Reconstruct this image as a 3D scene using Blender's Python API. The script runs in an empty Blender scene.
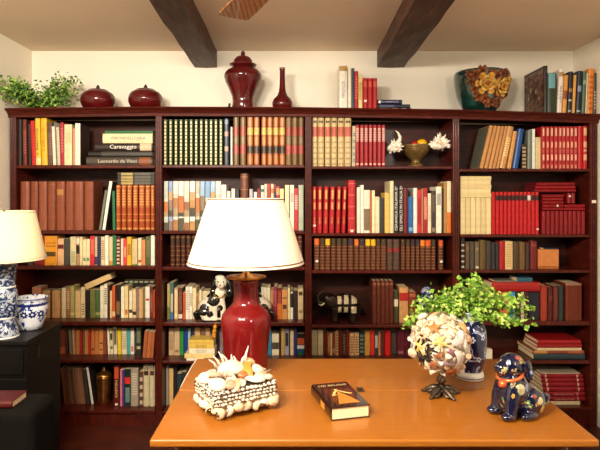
import bpy, bmesh, math, random
from mathutils import Vector, Matrix, Euler, noise as mnoise
R = random.Random(7)
SC = bpy.context.scene
COL = SC.collection
PI = math.pi
F = 542.0          # focal length in pixels of the 600 px wide frame
EYE = 1.44         # eye height
Y0 = 3.36          # front plane of the bookcase
YB = 3.67          # rear wall
K0 = Y0 / F

# ------------------------------------------------------------------ camera
cam = bpy.data.cameras.new('camera'); camo = bpy.data.objects.new('camera', cam); COL.objects.link(camo)
camo.location = (0, 0, EYE); camo.rotation_euler = (PI/2, 0, 0)
cam.sensor_width = 36; cam.lens = F/600*36; cam.shift_x = 7/600; cam.shift_y = -30/600; cam.clip_start = .05
SC.camera = camo
# ------------------------------------------------------------------ world, unseen area lights, exposure
w = bpy.data.worlds.new('world'); SC.world = w; w.use_nodes = True
w.node_tree.nodes['Background'].inputs[0].default_value = (1.0, .80, .56, 1)
w.node_tree.nodes['Background'].inputs[1].default_value = .05
SC.view_settings.view_transform = 'Standard'; SC.view_settings.look = 'None'
SC.view_settings.exposure = 0.56; SC.view_settings.gamma = 1.0
try: SC.view_settings.use_curve_mapping = False
except Exception: pass
def area(name, loc, target, sx, sy, power, col):
    l = bpy.data.lights.new(name, 'AREA'); l.shape = 'RECTANGLE'; l.size = sx; l.size_y = sy; l.energy = power; l.color = col
    o = bpy.data.objects.new(name, l); COL.objects.link(o); o.location = loc
    o.rotation_euler = (Vector(target) - Vector(loc)).to_track_quat('-Z', 'Y').to_euler()
    return o
WARM = (1.0, .90, .755)
area('unseen_light', (-1.0, .42, 2.27), (.0, 3.4, 1.35), .42, .24, 42, WARM)  # unseen pair under the ceiling, placed so light falls off down the shelves
area('unseen_light', (-.45, .37, 2.27), (.1, 3.4, 1.35), .42, .24, 42, WARM)
area('unseen_light', (1.2, -.3, 2.1), (.3, 3.2, 1.4),   .4, .5, 15, WARM)  # weak unseen fill, added to brighten the right-hand side

# ------------------------------------------------------------------ materials
def lin(c): c /= 255.0; return c/12.92 if c <= .04045 else ((c+.055)/1.055)**2.4
def rgb(h, g=1.0): return tuple(min(1, lin(int(h[i:i+2], 16))*g) for i in (0, 2, 4))
MC = {}
def mat(h, rough=.5, g=1.0, var=.12, scale=30, metal=0, coat=0, spec=.4, bump=0):
    key = (h, rough, g, var, scale, metal, coat, spec, bump)
    if key in MC: return MC[key]
    m = bpy.data.materials.new('finish'); m.use_nodes = True
    nt = m.node_tree; b = nt.nodes['Principled BSDF']; c = rgb(h, g)
    b.inputs['Roughness'].default_value = rough; b.inputs['Metallic'].default_value = metal
    b.inputs['Coat Weight'].default_value = coat; b.inputs['Coat Roughness'].default_value = .06
    b.inputs['Specular IOR Level'].default_value = spec
    tc = nt.nodes.new('ShaderNodeTexCoord'); n = nt.nodes.new('ShaderNodeTexNoise')
    n.inputs['Scale'].default_value = scale; n.inputs['Detail'].default_value = 3
    nt.links.new(tc.outputs['Object'], n.inputs['Vector'])
    r = nt.nodes.new('ShaderNodeValToRGB')
    r.color_ramp.elements[0].position = .3; r.color_ramp.elements[1].position = .7
    r.color_ramp.elements[0].color = (*[x*(1-var) for x in c], 1); r.color_ramp.elements[1].color = (*[min(1, x*(1+var)) for x in c], 1)
    nt.links.new(n.outputs['Fac'], r.inputs['Fac']); nt.links.new(r.outputs['Color'], b.inputs['Base Color'])
    if bump:
        bp = nt.nodes.new('ShaderNodeBump'); bp.inputs['Strength'].default_value = bump; bp.inputs['Distance'].default_value = .004
        nt.links.new(n.outputs['Fac'], bp.inputs['Height']); nt.links.new(bp.outputs['Normal'], b.inputs['Normal'])
    MC[key] = m
    return m
def ramp_mat(stops, rough=.3, scale=(1, 1, 1), nscale=20, detail=2, coat=0, kind='noise', dist=0, rot=(0, 0, 0), metal=0, bump=0, spec=.5, interp='LINEAR'):
    """noise (or voronoi / wave) through a colour ramp of (position, hex) stops"""
    m = bpy.data.materials.new('finish'); m.use_nodes = True
    nt = m.node_tree; b = nt.nodes['Principled BSDF']
    b.inputs['Roughness'].default_value = rough; b.inputs['Coat Weight'].default_value = coat; b.inputs['Coat Roughness'].default_value = .05
    b.inputs['Metallic'].default_value = metal; b.inputs['Specular IOR Level'].default_value = spec
    tc = nt.nodes.new('ShaderNodeTexCoord'); mp = nt.nodes.new('ShaderNodeMapping')
    mp.inputs['Scale'].default_value = scale; mp.inputs['Rotation'].default_value = rot
    nt.links.new(tc.outputs['Object'], mp.inputs['Vector'])
    if kind == 'voronoi':
        n = nt.nodes.new('ShaderNodeTexVoronoi'); n.inputs['Scale'].default_value = nscale; out = n.outputs['Distance']
    elif kind == 'wave':
        n = nt.nodes.new('ShaderNodeTexWave'); n.inputs['Scale'].default_value = nscale; n.inputs['Distortion'].default_value = dist
        n.inputs['Detail'].default_value = detail; out = n.outputs['Fac']
    else:
        n = nt.nodes.new('ShaderNodeTexNoise'); n.inputs['Scale'].default_value = nscale; n.inputs['Detail'].default_value = detail
        n.inputs['Distortion'].default_value = dist; out = n.outputs['Fac']
    nt.links.new(mp.outputs['Vector'], n.inputs['Vector'])
    r = nt.nodes.new('ShaderNodeValToRGB'); r.color_ramp.interpolation = interp
    els = r.color_ramp.elements
    while len(els) < len(stops): els.new(.5)
    for e, (p, h) in zip(els, stops): e.position = p; e.color = (*rgb(h), 1)
    nt.links.new(out, r.inputs['Fac']); nt.links.new(r.outputs['Color'], b.inputs['Base Color'])
    if bump:
        bp = nt.nodes.new('ShaderNodeBump'); bp.inputs['Strength'].default_value = bump; bp.inputs['Distance'].default_value = .006
        nt.links.new(out, bp.inputs['Height']); nt.links.new(bp.outputs['Normal'], b.inputs['Normal'])
    return m

# ------------------------------------------------------------------ mesh helpers
class B:
    def __init__(s): s.bm = bmesh.new(); s.mi = 0
    def face(s, vs, smooth=False):
        try: f = s.bm.faces.new(vs)
        except ValueError: return None
        f.material_index = s.mi; f.smooth = smooth
        return f
    def v(s, *p): return s.bm.verts.new(p if len(p) == 3 else p[0])
    def box(s, x0, x1, y0, y1, z0, z1, M=None):
        P = [(x, y, z) for z in (z0, z1) for y in (y0, y1) for x in (x0, x1)]
        if M is not None: P = [M @ Vector(p) for p in P]
        q = [s.v(*p) for p in P]
        for a in ((0, 2, 3, 1), (4, 5, 7, 6), (0, 1, 5, 4), (1, 3, 7, 5), (3, 2, 6, 7), (2, 0, 4, 6)): s.face([q[i] for i in a])
        return s
    def bev(s, x0, x1, y0, y1, z0, z1, b=.004, seg=2, M=None):
        t = bmesh.new()
        P = [(x, y, z) for z in (z0, z1) for y in (y0, y1) for x in (x0, x1)]
        q = [t.verts.new(p) for p in P]
        for a in ((0, 2, 3, 1), (4, 5, 7, 6), (0, 1, 5, 4), (1, 3, 7, 5), (3, 2, 6, 7), (2, 0, 4, 6)): t.faces.new([q[i] for i in a])
        bmesh.ops.bevel(t, geom=t.edges[:], offset=b, segments=seg, affect='EDGES', profile=.5)
        s.take(t, M); return s
    def take(s, t, M=None, smooth=False):
        if M is not None: bmesh.ops.transform(t, matrix=M, verts=t.verts)
        mp = {v: s.bm.verts.new(v.co) for v in t.verts}
        for f in t.faces: s.face([mp[v] for v in f.verts], smooth or f.smooth)
        t.free()
    def lathe(s, prof, n=32, c=(0, 0, 0), M=None, caps=True, smooth=True):
        rings = []
        for r, z in prof:
            ring = []
            for k in range(n):
                a = 2*PI*k/n; p = Vector((c[0]+r*math.cos(a), c[1]+r*math.sin(a), c[2]+z))
                ring.append(s.v(*(M @ p if M is not None else p)))
            rings.append(ring)
        for a, b in zip(rings, rings[1:]):
            for k in range(n): s.face([a[k], a[(k+1) % n], b[(k+1) % n], b[k]], smooth)
        if caps:
            s.face(list(reversed(rings[0]))); s.face(rings[-1])
        return s
    def tube(s, pts, rad, n=8, smooth=True):
        pts = [Vector(p) for p in pts]; N = len(pts)
        if not isinstance(rad, (list, tuple)): rad = [rad]*N
        rings = []; up = None
        for i, p in enumerate(pts):
            d = (pts[min(i+1, N-1)] - pts[max(i-1, 0)]).normalized()
            if up is None: up = Vector((0, 0, 1)) if abs(d.z) < .9 else Vector((1, 0, 0))
            a = d.cross(up).normalized(); b = a.cross(d).normalized(); up = b
            rings.append([s.v(*(p + (a*math.cos(2*PI*k/n) + b*math.sin(2*PI*k/n))*rad[i])) for k in range(n)])
        for a, b in zip(rings, rings[1:]):
            for k in range(n): s.face([a[k], a[(k+1) % n], b[(k+1) % n], b[k]], smooth)
        s.face(list(reversed(rings[0]))); s.face(rings[-1])
        return s
    def ell(s, c, r, M=None, u=16, v=10, rot=None):
        t = bmesh.new(); bmesh.ops.create_uvsphere(t, u_segments=u, v_segments=v, radius=1)
        if isinstance(r, (int, float)): r = (r, r, r)
        X = Matrix.Translation(c) @ (Euler(rot).to_matrix().to_4x4() if rot else Matrix()) @ Matrix.Diagonal((*r, 1))
        s.take(t, (M @ X) if M is not None else X, True); return s
    def mesh(s, name='mesh'):
        bmesh.ops.recalc_face_normals(s.bm, faces=s.bm.faces)
        me = bpy.data.meshes.new(name); s.bm.to_mesh(me); s.bm.free(); return me
    def obj(s, name, mats, parent=None, loc=(0, 0, 0), rot=(0, 0, 0), **kw):
        return link(name, s.mesh(name), mats, parent, loc, rot, **kw)
def link(name, me, mats, parent=None, loc=(0, 0, 0), rot=(0, 0, 0), label=None, cat=None, group=None, kind=None):
    if not isinstance(mats, (list, tuple)): mats = [mats]
    for m in mats: me.materials.append(m)
    o = bpy.data.objects.new(name, me); COL.objects.link(o)
    o.location = loc; o.rotation_euler = rot
    if parent is not None: o.parent = parent
    tag(o, label, cat, group, kind)
    return o
def tag(o, label=None, cat=None, group=None, kind=None):
    if label: o['label'] = label
    if cat: o['category'] = cat
    if group: o['group'] = group
    if kind: o['kind'] = kind
    return o
def thing(name, label, cat, loc=(0, 0, 0), rot=(0, 0, 0), group=None):
    o = bpy.data.objects.new(name, None); COL.objects.link(o); o.location = loc; o.rotation_euler = rot
    o.empty_display_size = .05
    return tag(o, label, cat, group)
def remeshed(b, voxel, smooth=3):
    me0 = b.mesh('tmp'); o = bpy.data.objects.new('tmp', me0); COL.objects.link(o)
    m = o.modifiers.new('r', 'REMESH'); m.mode = 'VOXEL'; m.voxel_size = voxel; m.use_smooth_shade = True
    if smooth:
        q = o.modifiers.new('s', 'SMOOTH'); q.iterations = smooth; q.factor = .5
    bpy.context.view_layer.update()
    me = bpy.data.meshes.new_from_object(o.evaluated_get(bpy.context.evaluated_depsgraph_get()))
    bpy.data.objects.remove(o); bpy.data.meshes.remove(me0)
    return me
def lettering(body, size, M, mats, parent, depth=.0004, name='title_lettering', squeeze=1.0, width=None):
    cu = bpy.data.curves.new('t', 'FONT'); cu.body = body; cu.size = size; cu.extrude = depth; cu.align_x = 'CENTER'; cu.align_y = 'CENTER'; cu.resolution_u = 2
    o = bpy.data.objects.new('t', cu); COL.objects.link(o); bpy.context.view_layer.update()
    me = bpy.data.meshes.new_from_object(o.evaluated_get(bpy.context.evaluated_depsgraph_get()))
    bpy.data.objects.remove(o); bpy.data.curves.remove(cu)
    if width:
        xs = [v.co.x for v in me.vertices]; squeeze = width/max(1e-6, max(xs)-min(xs))
    me.transform(M @ Matrix.Diagonal((squeeze, 1, 1, 1)))
    return link(name, me, mats, parent)
def P(px, py, Y): return Vector(((px-293)*Y/F, Y, EYE-(py-195)*Y/F))
def X(px, Y=Y0): return (px-293)*Y/F
def Z(py, Y=Y0): return EYE-(py-195)*Y/F
def interp(t, pts):
    if t <= pts[0][0]: return pts[0][1]
    for (a, b), (c, d) in zip(pts, pts[1:]):
        if t <= c: return b+(d-b)*(t-a)/(c-a)
    return pts[-1][1]

# ------------------------------------------------------------------ room shell
XL, XR, ZC = -1.767, 1.896, 2.415
M_WALL = mat('f6eedc', .85, var=.02, scale=3, spec=.2)
M_CEIL = mat('ebd7be', .9, var=.03, scale=2, spec=.15)
def struct(name, b, m): return b.obj(name, m, kind='structure')
struct('wall_rear', B().box(XL-.15, XR+.15, YB, YB+.1, 0, ZC+.1), M_WALL)
struct('wall_left', B().box(XL-.1, XL, -1.6, YB, 0, ZC+.1), M_WALL)
struct('wall_right', B().box(XR, XR+.1, -1.6, YB, 0, ZC+.1), M_WALL)
struct('ceiling', B().box(XL, XR, -1.6, YB, ZC, ZC+.1), M_CEIL)
M_FLOOR = ramp_mat([(.3, '3a140c'), (.7, '5a2414')], .45, nscale=6, detail=4)
struct('floor', B().box(XL-.1, XR+.1, -1.6, YB+.1, -.1, 0), M_FLOOR)
M_SKIRT = mat('2a120c', .4)
struct('baseboard_right', B().box(XR-.008, XR, -1.6, 3.3, 0, .115), M_SKIRT)
struct('baseboard_left', B().box(XL, XL+.008, -1.6, 3.3, 0, .115), M_SKIRT)
# beams: dark adzed timber, running from the rear wall towards the viewer
M_BEAM = ramp_mat([(.25, '22120a'), (.55, '4a2a19'), (.8, '744c34')], .6, (9, 1.2, 9), 4, 5, bump=.5)
def beam(xa, xb, slope, label):
    b = B(); zb = Z(67.5, YB)
    n = 26; rings = []
    rr = random.Random(int(xa))
    for i in range(n+1):
        y = YB-.002-(YB+1.2)*i/n; off = (YB-y)*slope
        j = lambda: rr.uniform(-.004, .004) if i else 0
        x0, x1 = X(xa, YB)+off, X(xb, YB)+off
        rings.append([b.v(x0+j(), y, zb+j()), b.v((x0+x1)/2, y, zb-.003+j()), b.v(x1+j(), y, zb+j()), b.v(x1+j(), y, ZC+.02), b.v(x0+j(), y, ZC+.02)])
    for p, q in zip(rings, rings[1:]):
        for k in range(5): b.face([p[k], p[(k+1) % 5], q[(k+1) % 5], q[k]])
    b.face(rings[0]); b.face(rings[-1])
    o = b.obj('ceiling_beam', M_BEAM); tag(o, kind='structure')
beam(195, 217, .0173, ''); beam(377, 404, -.022, '')

# ------------------------------------------------------------------ the bookcase
M_MAH = ramp_mat([(.25, '38110a'), (.55, '50190e'), (.8, '682416')], .32, (3, 3, 14), 4, 4, coat=.06, spec=.25)
M_MAHX = ramp_mat([(.25, '38110a'), (.55, '50190e'), (.8, '682416')], .32, (14, 3, 3), 4, 4, coat=.1, spec=.25)
M_BACK = ramp_mat([(.2, '260f09'), (.55, '3e180f'), (.85, '58291c')], .45, (1.5, 3, 9), 3, 5, dist=1.0, coat=.05, spec=.25)
S = {1: [(165, 168.3), (230.4, 234), (266, 269.6), (321.5, 325.5), (360, 363), (410.5, 413.6)],
     2: [(164.9, 167.8), (230.8, 234), (266.9, 270.4), (322.6, 326), (361, 363.8), (411.5, 414.2)],
     3: [(166.2, 168.9), (233.3, 236.2), (270.4, 273.4), (325.2, 328), (360.5, 363.5), (412, 415)],
     4: [(168.8, 171.5), (234.5, 237.3), (270.2, 272.9), (321.5, 325.5), (360.5, 364), (408, 411.5)]}
BAY = {1: (16, 155), 2: (162, 304.8), 3: (312, 452.6), 4: (460, 590)}
YBK = 3.655
TOPY = [(4, 109.2), (150, 107.6), (300, 108.2), (460, 110.6), (600, 115)]
def ztop(px): return Z(interp(px, TOPY))
def zs(b, i): return Z(S[b][i-1][0])
case = thing('bookcase', 'tall dark mahogany bookcase with four shelved bays filling the rear wall', 'bookcase', (X(300), 3.5, 0))
CL = Matrix.Translation(-case.location)
def cpart(name, b, m): bmesh.ops.transform(b.bm, matrix=CL, verts=b.bm.verts); return b.obj(name, m, case)
def zceil(px): return Z(interp(px, TOPY)+6)
def upright(name, a, c):
    """a side or divider: flat board with two fluted stiles on its front edge"""
    b = B(); zt = zceil((a+c)/2); x0, x1 = X(a), X(c); w = x1-x0
    b.bev(x0, x1, Y0+.004, YBK, .0, zt, .0015, 1)
    for f in (.18, .5, .82):
        b.bev(x0+w*f-.0045, x0+w*f+.0045, Y0-.002, Y0+.006, .1, zt-.005, .002, 2)
    cpart(name, b, M_MAH)
upright('side_panel', 9.6, 15.8); upright('divider', 155.2, 161.8); upright('divider', 305, 311.8); upright('divider', 452.8, 459.8); upright('side_panel', 590.3, 597.2)
for b_, (a, c) in BAY.items():
    for i, (t, u) in enumerate(S[b_]):
        bb = B(); z1, z0 = Z(t), Z(u); x0, x1 = X(a)+.0005, X(c)-.0005
        bb.bev(x0, x1, Y0, YBK, z0, z1, .003, 2)
        cpart('shelf', bb, M_MAHX)
    z6 = Z(S[b_][5][1])
    cpart('back_panel', B().box(X(a)-.01, X(c)+.01, YBK, YBK+.008, .02, zceil((a+c)/2)), M_BACK)
    bb = B().box(X(a), X(c), Y0+.02, Y0+.04, 0, z6-.001)
    # shaped bracket in the corner of the plinth
    pts = [(0, 0), (-.13, 0), (-.115, -.018), (-.07, -.03), (-.03, -.055), (-.012, -.09), (0, -.09)]
    fr = [bb.v(X(c)+p[0], Y0+.008, z6-.001+p[1]) for p in pts]; bk = [bb.v(X(c)+p[0], Y0+.02, z6-.001+p[1]) for p in pts]
    bb.face(fr); bb.face(list(reversed(bk)))
    for k in range(len(pts)): bb.face([fr[k], fr[(k+1) % len(pts)], bk[(k+1) % len(pts)], bk[k]])
    cpart('plinth', bb, M_MAHX)
# crown moulding with a stepped profile, following the slightly uneven top
prof = [(.30, 0), (-.045, 0), (-.05, -.008), (-.042, -.013), (-.03, -.016), (-.018, -.026), (-.012, -.034), (-.006, -.036), (-.006, -.052), (.014, -.052), (.014, -.03), (.30, -.03)]
b = B(); rings = []
for px in (6, 150, 300, 460, 599):
    x = max(X(px), XL+.004) if px < 300 else min(X(px), XR-.004)
    rings.append([b.v(x, min(Y0+d, YB-.004), ztop(px)+dz) for d, dz in prof])
for p, q in zip(rings, rings[1:]):
    for k in range(len(prof)): b.face([p[k], p[(k+1) % len(prof)], q[(k+1) % len(prof)], q[k]])
b.face(rings[0]); b.face(rings[-1])
cpart('crown_moulding', b, ramp_mat([(.25, '38110a'), (.55, '50190e'), (.8, '682416')], .55, (3, 14, 14), 4, 4, spec=.2))
# ------------------------------------------------------------------ books
PAGE = mat('dfc69a', .8, var=.12, scale=90)
NAMES = {'black': '1c1815', 'charcoal': '3c3833', 'grey': '8a8378', 'pale grey': 'b8b3a8', 'white': 'ece2cc', 'cream': 'dcc596', 'pale yellow': 'd8cc8c', 'yellow': 'e6b92c',
 'ochre': 'cd8a1e', 'tan': 'c39560', 'orange': 'd87a35', 'rust': 'b85a2c', 'salmon': 'd78c64', 'red': 'c41e25', 'dark red': '86181a', 'maroon': '5c1420', 'pink': 'd76b78', 'brown': '7d4528',
 'dark brown': '4c2a1c', 'mauve': '6c4644', 'olive': '6e6a3c', 'green': '2e8a44', 'dark green': '2c4a30', 'teal': '4aa39c', 'slate': '45565a', 'blue': '2d5c9c', 'navy': '222c50', 'purple': '4a3580', 'sky blue': '8cb8c8'}
def cname(h):
    c = [int(h[i:i+2], 16) for i in (0, 2, 4)]
    return min(NAMES, key=lambda n: sum(wt*(a-int(NAMES[n][i:i+2], 16))**2 for a, i, wt in zip(c, (0, 2, 4), (1, 1.3, 1))))
_u = ['', 'first', 'second', 'third', 'fourth', 'fifth', 'sixth', 'seventh', 'eighth', 'ninth', 'tenth', 'eleventh', 'twelfth', 'thirteenth', 'fourteenth', 'fifteenth', 'sixteenth', 'seventeenth', 'eighteenth', 'nineteenth']
def ordinal(n):
    if n < 20: return _u[n]
    t = {2: 'twent', 3: 'thirt', 4: 'fort'}[n//10]
    return t+'ieth' if n % 10 == 0 else t+'y-'+_u[n % 10]
BAYW = {1: 'below the squat red jars', 2: 'below the red ginger jar', 3: "in the shell bowl's bay", 4: 'below the flowered bowl'}
SHW = ['top', 'second', 'third', 'fourth', 'fifth', 'bottom']
KIND = {'p': ('paperback_book', 'paperback'), 'h': ('hardback_book', 'hardback'), 'v': ('leather_bound_book', 'volume'), 'e': ('encyclopedia_volume', 'volume')}
ROT_T = Matrix(((0, -1, 0, 0), (0, 0, -1, 0), (1, 0, 0, 0), (0, 0, 0, 1)))   # text reading up the spine
COUNT = {}
def book(xw, yw, zw, w, h, d, col, k='p', seg=(), lab=(), t=None, tc='ece2cc', ts=.6, tp=(.2, .8), st=None, label='', group='', lean=0.0, flat=False, side=None, edge=None, rough=None, turn=0):
    nm, _ = KIND[k]
    o = thing(nm, label, 'book', group=group)
    rg = rough if rough is not None else (.42 if k == 'p' else .38)
    mats = [mat(col, rg)]; idx = {col: 0}
    def mi(hx):
        if hx not in idx: idx[hx] = len(mats); mats.append(mat(hx, .38))
        return idx[hx]
    tb = .0007 if k == 'p' else min(.0028, w*.16); ov = 0 if k == 'p' else .003
    bulge = min(.008, .3*w) if k == 'h' else min(.011, .4*w)
    if k == 'p': bulge = .0009
    nc = 5
    b = B()
    cuts = sorted({0.0, 1.0} | {x for s in seg for x in s[:2]})
    cols = [-w/2 + w*q for q in (0, .12, .3, .7, .88, 1)]
    yy = lambda x: -bulge*(1-(2*x/w)**2)
    for z0, z1 in zip(cuts, cuts[1:]):
        zm = (z0+z1)/2; c, off, inner = None, 0, False
        for s in seg:
            if s[0] <= zm <= s[1]:
                c = s[2] or col; off = s[3] if len(s) > 3 else 0; inner = len(s) > 4 and s[4]
        for q in range(nc):
            b.mi = 0 if c is None or (inner and q in (0, nc-1)) or (inner == 2 and q != 2) else mi(c)
            x0, x1 = cols[q], cols[q+1]
            b.face([b.v(x0, yy(x0)-off, z0*h), b.v(x1, yy(x1)-off, z0*h), b.v(x1, yy(x1)-off, z1*h), b.v(x0, yy(x0)-off, z1*h)], k != 'p')
            if off:
                for zz in (z0, z1): b.face([b.v(x0, yy(x0)-off, zz*h), b.v(x1, yy(x1)-off, zz*h), b.v(x1, yy(x1), zz*h), b.v(x0, yy(x0), zz*h)])
    b.mi = 0
    for zz in (0, h):
        b.face([b.v(x, yy(x), zz) for x in cols] + [b.v(w/2, tb, zz), b.v(-w/2, tb, zz)])
    b.box(-w/2, -w/2+tb, 0, d, 0, h)
    if side: b.mi = mi(side); b.box(-w/2-.0004, -w/2, .012, d-.002, .004, h-.004); b.mi = 0
    b.box(w/2-tb, w/2, 0, d, 0, h)
    cv = b.obj('cover', mats, o)
    B().box(-w/2+tb, w/2-tb, tb, d-ov, ov, h-ov).obj('page_block', PAGE if not edge else mat(edge, .6), o)
    for f0, f1, hx in lab:
        b = B(); e = .0005
        for q in range(nc):
            x0, x1 = cols[q]*.97, cols[q+1]*.97
            a = [b.v(x0, yy(x0)-e-.0004, f0*h), b.v(x1, yy(x1)-e-.0004, f0*h), b.v(x1, yy(x1)-e-.0004, f1*h), b.v(x0, yy(x0)-e-.0004, f1*h)]
            b.face(a)
        b.obj('spine_label', mat(hx, .4), o)
    if st is not None:
        c = min(w*.62, .017)
        B().box(-c/2, c/2, -bulge-.0009, -bulge-.0002, st*h, st*h+c*.75).obj('sticker', mat('efe6d6', .6), o)
    if t:
        L = (tp[1]-tp[0])*h
        lettering(t, w*ts, Matrix.Translation((0, -bulge-.0006, (tp[0]+tp[1])/2*h)) @ ROT_T, mat(tc, .45), o, width=L)
    if flat: o.location = (xw, yw, zw+w/2); o.rotation_euler = (0, PI/2, turn)
    else: o.location = (xw, yw, zw+w/2*abs(math.sin(lean))); o.rotation_euler = (0, lean, turn)
    return o
GOLD = 'b8914a'
def bands(n, c=GOLD, off=.0012, a=.06, z=.94, wd=.008):
    return [(a+(z-a)*i/(n-1)-wd, a+(z-a)*i/(n-1)+wd, c, off) for i in range(n)]
def dots(n, c, a=.03, z=.97, duty=.6):
    st = (z-a)/n
    return [(a+st*i, a+st*(i+duty), c, 0, True) for i in range(n)]
REC = {(1, 1): .03, (1, 2): .03, (1, 3): .035, (1, 4): .10, (1, 5): .12, (1, 6): .10, (2, 1): .03, (2, 2): .03, (2, 3): .035, (2, 4): .09, (2, 5): .12, (2, 6): .10,
       (3, 1): .03, (3, 2): .03, (3, 3): .035, (3, 4): .06, (3, 5): .11, (4, 1): .03, (4, 2): .03, (4, 3): .035, (4, 4): .03, (4, 5): .02, (4, 6): .06}
def desc(col, wpx, k, d=None):
    if d: return d
    return ('slim ' if wpx < 3.3 else 'thick ' if wpx > 6.4 else '')+cname(col)+' '+KIND[k][1]
def row(bay, sh, rows, k='p', rec=None, dep=None, start=1, group=None, base=None, d=None, **com):
    """upright books: (x0, x1, ytop, colour, {options}); lean given as the shift in pixels of the top edge"""
    n = start
    def span(e):
        op = dict(com); op.update(e[4] if len(e) > 4 else {})
        Y = Y0+op.get('rec', rec if rec is not None else REC[(bay, sh)]); dx = op.get('dx', 0)
        return X(e[0]+min(dx, 0), Y), X(e[1]+max(dx, 0), Y)
    sp = [span(e) for e in rows]; lo, hi = min(a for a, _ in sp), max(c for _, c in sp)
    lo_, hi_ = max(lo, X(BAY[bay][0])+.0012), min(hi, X(BAY[bay][1])-.0012); sc = (hi_-lo_)/(hi-lo)
    for e in rows:
        x0, x1, yt, col = e[:4]; op = dict(com); op.update(e[4] if len(e) > 4 else {})
        kk = op.pop('k', k); r = op.pop('rec', rec if rec is not None else REC[(bay, sh)]); Y = Y0+r
        z0 = op.pop('base', base); z0 = zs(bay, sh)+.0005 if z0 is None else z0
        h = max(.05, Z(yt, Y)-z0); dd = op.pop('dep', dep) or R.uniform(.62, .72)*min(h, .24)
        dd = min(dd, YBK-Y-.006)
        dx = op.pop('dx', 0); wd = (x1-x0)*Y/F*sc-.0010; lean = math.atan2(dx*Y/F*sc, h)
        if lean: h = h/math.cos(lean)-wd*abs(math.sin(lean)); wd *= math.cos(lean)
        nd = op.pop('d', d); g = op.pop('group', group) or f'books on the {SHW[sh-1]} shelf {BAYW[bay]}'
        lb = op.pop('label', None) or f'{desc(col, x1-x0, kk, nd)}, {ordinal(n)} along the {SHW[sh-1]} shelf {BAYW[bay]}'
        book(lo_+(X((x0+x1)/2, Y)-lo)*sc, Y, z0, wd, h, dd, col, kk, label=lb, group=g, lean=lean, **op)
        n += 1
    return n
def pile(rows, zb, where, Y, k='h', dep=.17, group=None):
    """flat books, listed from the bottom: (x0, x1, ytop, ybottom, colour, {options})"""
    n = len(rows); z = zb+.0004
    for i, e in enumerate(rows):
        x0, x1, yt, yb, col = e[:5]; op = dict(e[5]) if len(e) > 5 else {}
        kk = op.pop('k', k); wd = (yb-yt)*Y/F-.0005
        dd = op.pop('d', None) or (cname(col)+' '+KIND[kk][1])
        pos = 'topmost' if i == n-1 else 'lowest' if i == 0 else ordinal(n-i)+' from top'
        lb = op.pop('label', None) or f'{dd}, {pos} {where}'
        xa, xc = X(x0, Y), X(x1, Y)
        if zb < 1.9:
            for p, q in BAY.values():
                if X(p) < (xa+xc)/2 < X(q): xa, xc = max(xa, X(p)+.0015), min(xc, X(q)-.0015)
        book(xa, op.pop('Y', Y), z, wd, xc-xa, op.pop('dep', dep), col, kk, label=lb, group=group or ('books lying flat '+where if where else 'books lying flat on the shelves'), flat=True, **op)
        z += wd+.0005
    return z
T_ = lambda c, a=.3, b=.75: [(a, b, c, 0, True)]          # a dark line of small print up the spine
def pr(c, a=.25, b=.8, n=9): return dots(n, c, a, b, .55)

# ---- bay 1, top shelf
row(1, 1, [(16.9, 19.6, 119.3, '34362f'), (21.5, 25.6, 119.6, '6e2c22', {'k': 'h', 'seg': pr('96503c'), 'dx': -.7}), (27.2, 29.6, 124, '2a2420', {'dx': -.8}), (30.6, 34.6, 120.7, 'c42426', {'dx': -1.6}),
    (34.8, 40, 118.2, 'ecc03a', {'t': 'IL BAROCCO', 'tc': '2a2018', 'tp': (.22, .78), 'seg': [(.02, .16, 'eadba0')], 'dx': -1.2, 'd': 'pale yellow dust-jacketed hardback', 'k': 'h'}),
    (40.7, 46.8, 118, 'eab52a', {'t': 'IL BAROCCO', 'tc': 'a8741c', 'tp': (.3, .8), 'dx': -1.2, 'k': 'h', 'd': 'golden yellow dust-jacketed hardback'}),
    (47.8, 51.4, 123.3, '664645', {'dx': -.6, 'seg': pr('8c6a62')}), (52.3, 55.3, 122, 'e6dcc4', {'dx': -1.6, 'seg': [(.9, 1, '201a16')]}),
    (57, 59.9, 127, 'c8bca2', {'dx': -1.6}), (60.4, 63.5, 122.4, 'b4202c', {'dx': -.6, 'seg': pr('d66a60', .3, .9)}), (63.9, 71.8, 124.4, 'e6d4a8', {'seg': T_('d8c294', .55, .8)}), (72.5, 74.8, 128, 'd08c60'), (75, 80.3, 123.3, '38281c', {'seg': [(0, 1, 'efe6d2')], 'd': 'white paperback with dark sides'})])
pile([(86.7, 152.7, 156.7, 164.7, '4a4038', {'t': 'Leonardo da Vinci', 'tc': 'cfc4b0', 'tp': (.18, .76), 'ts': .62, 'lab': [(.8, .97, '8a5030')], 'd': 'grey-brown Leonardo hardback'}),
      (88.7, 153, 149.9, 156.4, '15120f', {'seg': [(.2, .98, '3e3a34', .0003, True)], 'd': 'black thin-lettered hardback'}),
      (95.3, 152.8, 142, 149.6, '2c201a', {'t': 'Caravaggio', 'tc': 'efe8dc', 'tp': (.26, .72), 'ts': .75, 'lab': [(.78, .98, 'd8bc98')], 'd': 'dark brown Caravaggio hardback'}),
      (103, 152.7, 131.8, 141.4, 'eadcae', {'t': 'FIRONDELLOSKA', 'tc': '4a4034', 'tp': (.18, .86), 'ts': .42, 'd': 'cream hardback in dark capitals'}),
      (105, 153, 128.6, 131.6, '2c6a40', {'d': 'thin green hardback'})], zs(1, 1), 'in flat pile below the squat red jars', Y0+.035, dep=.2)
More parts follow.
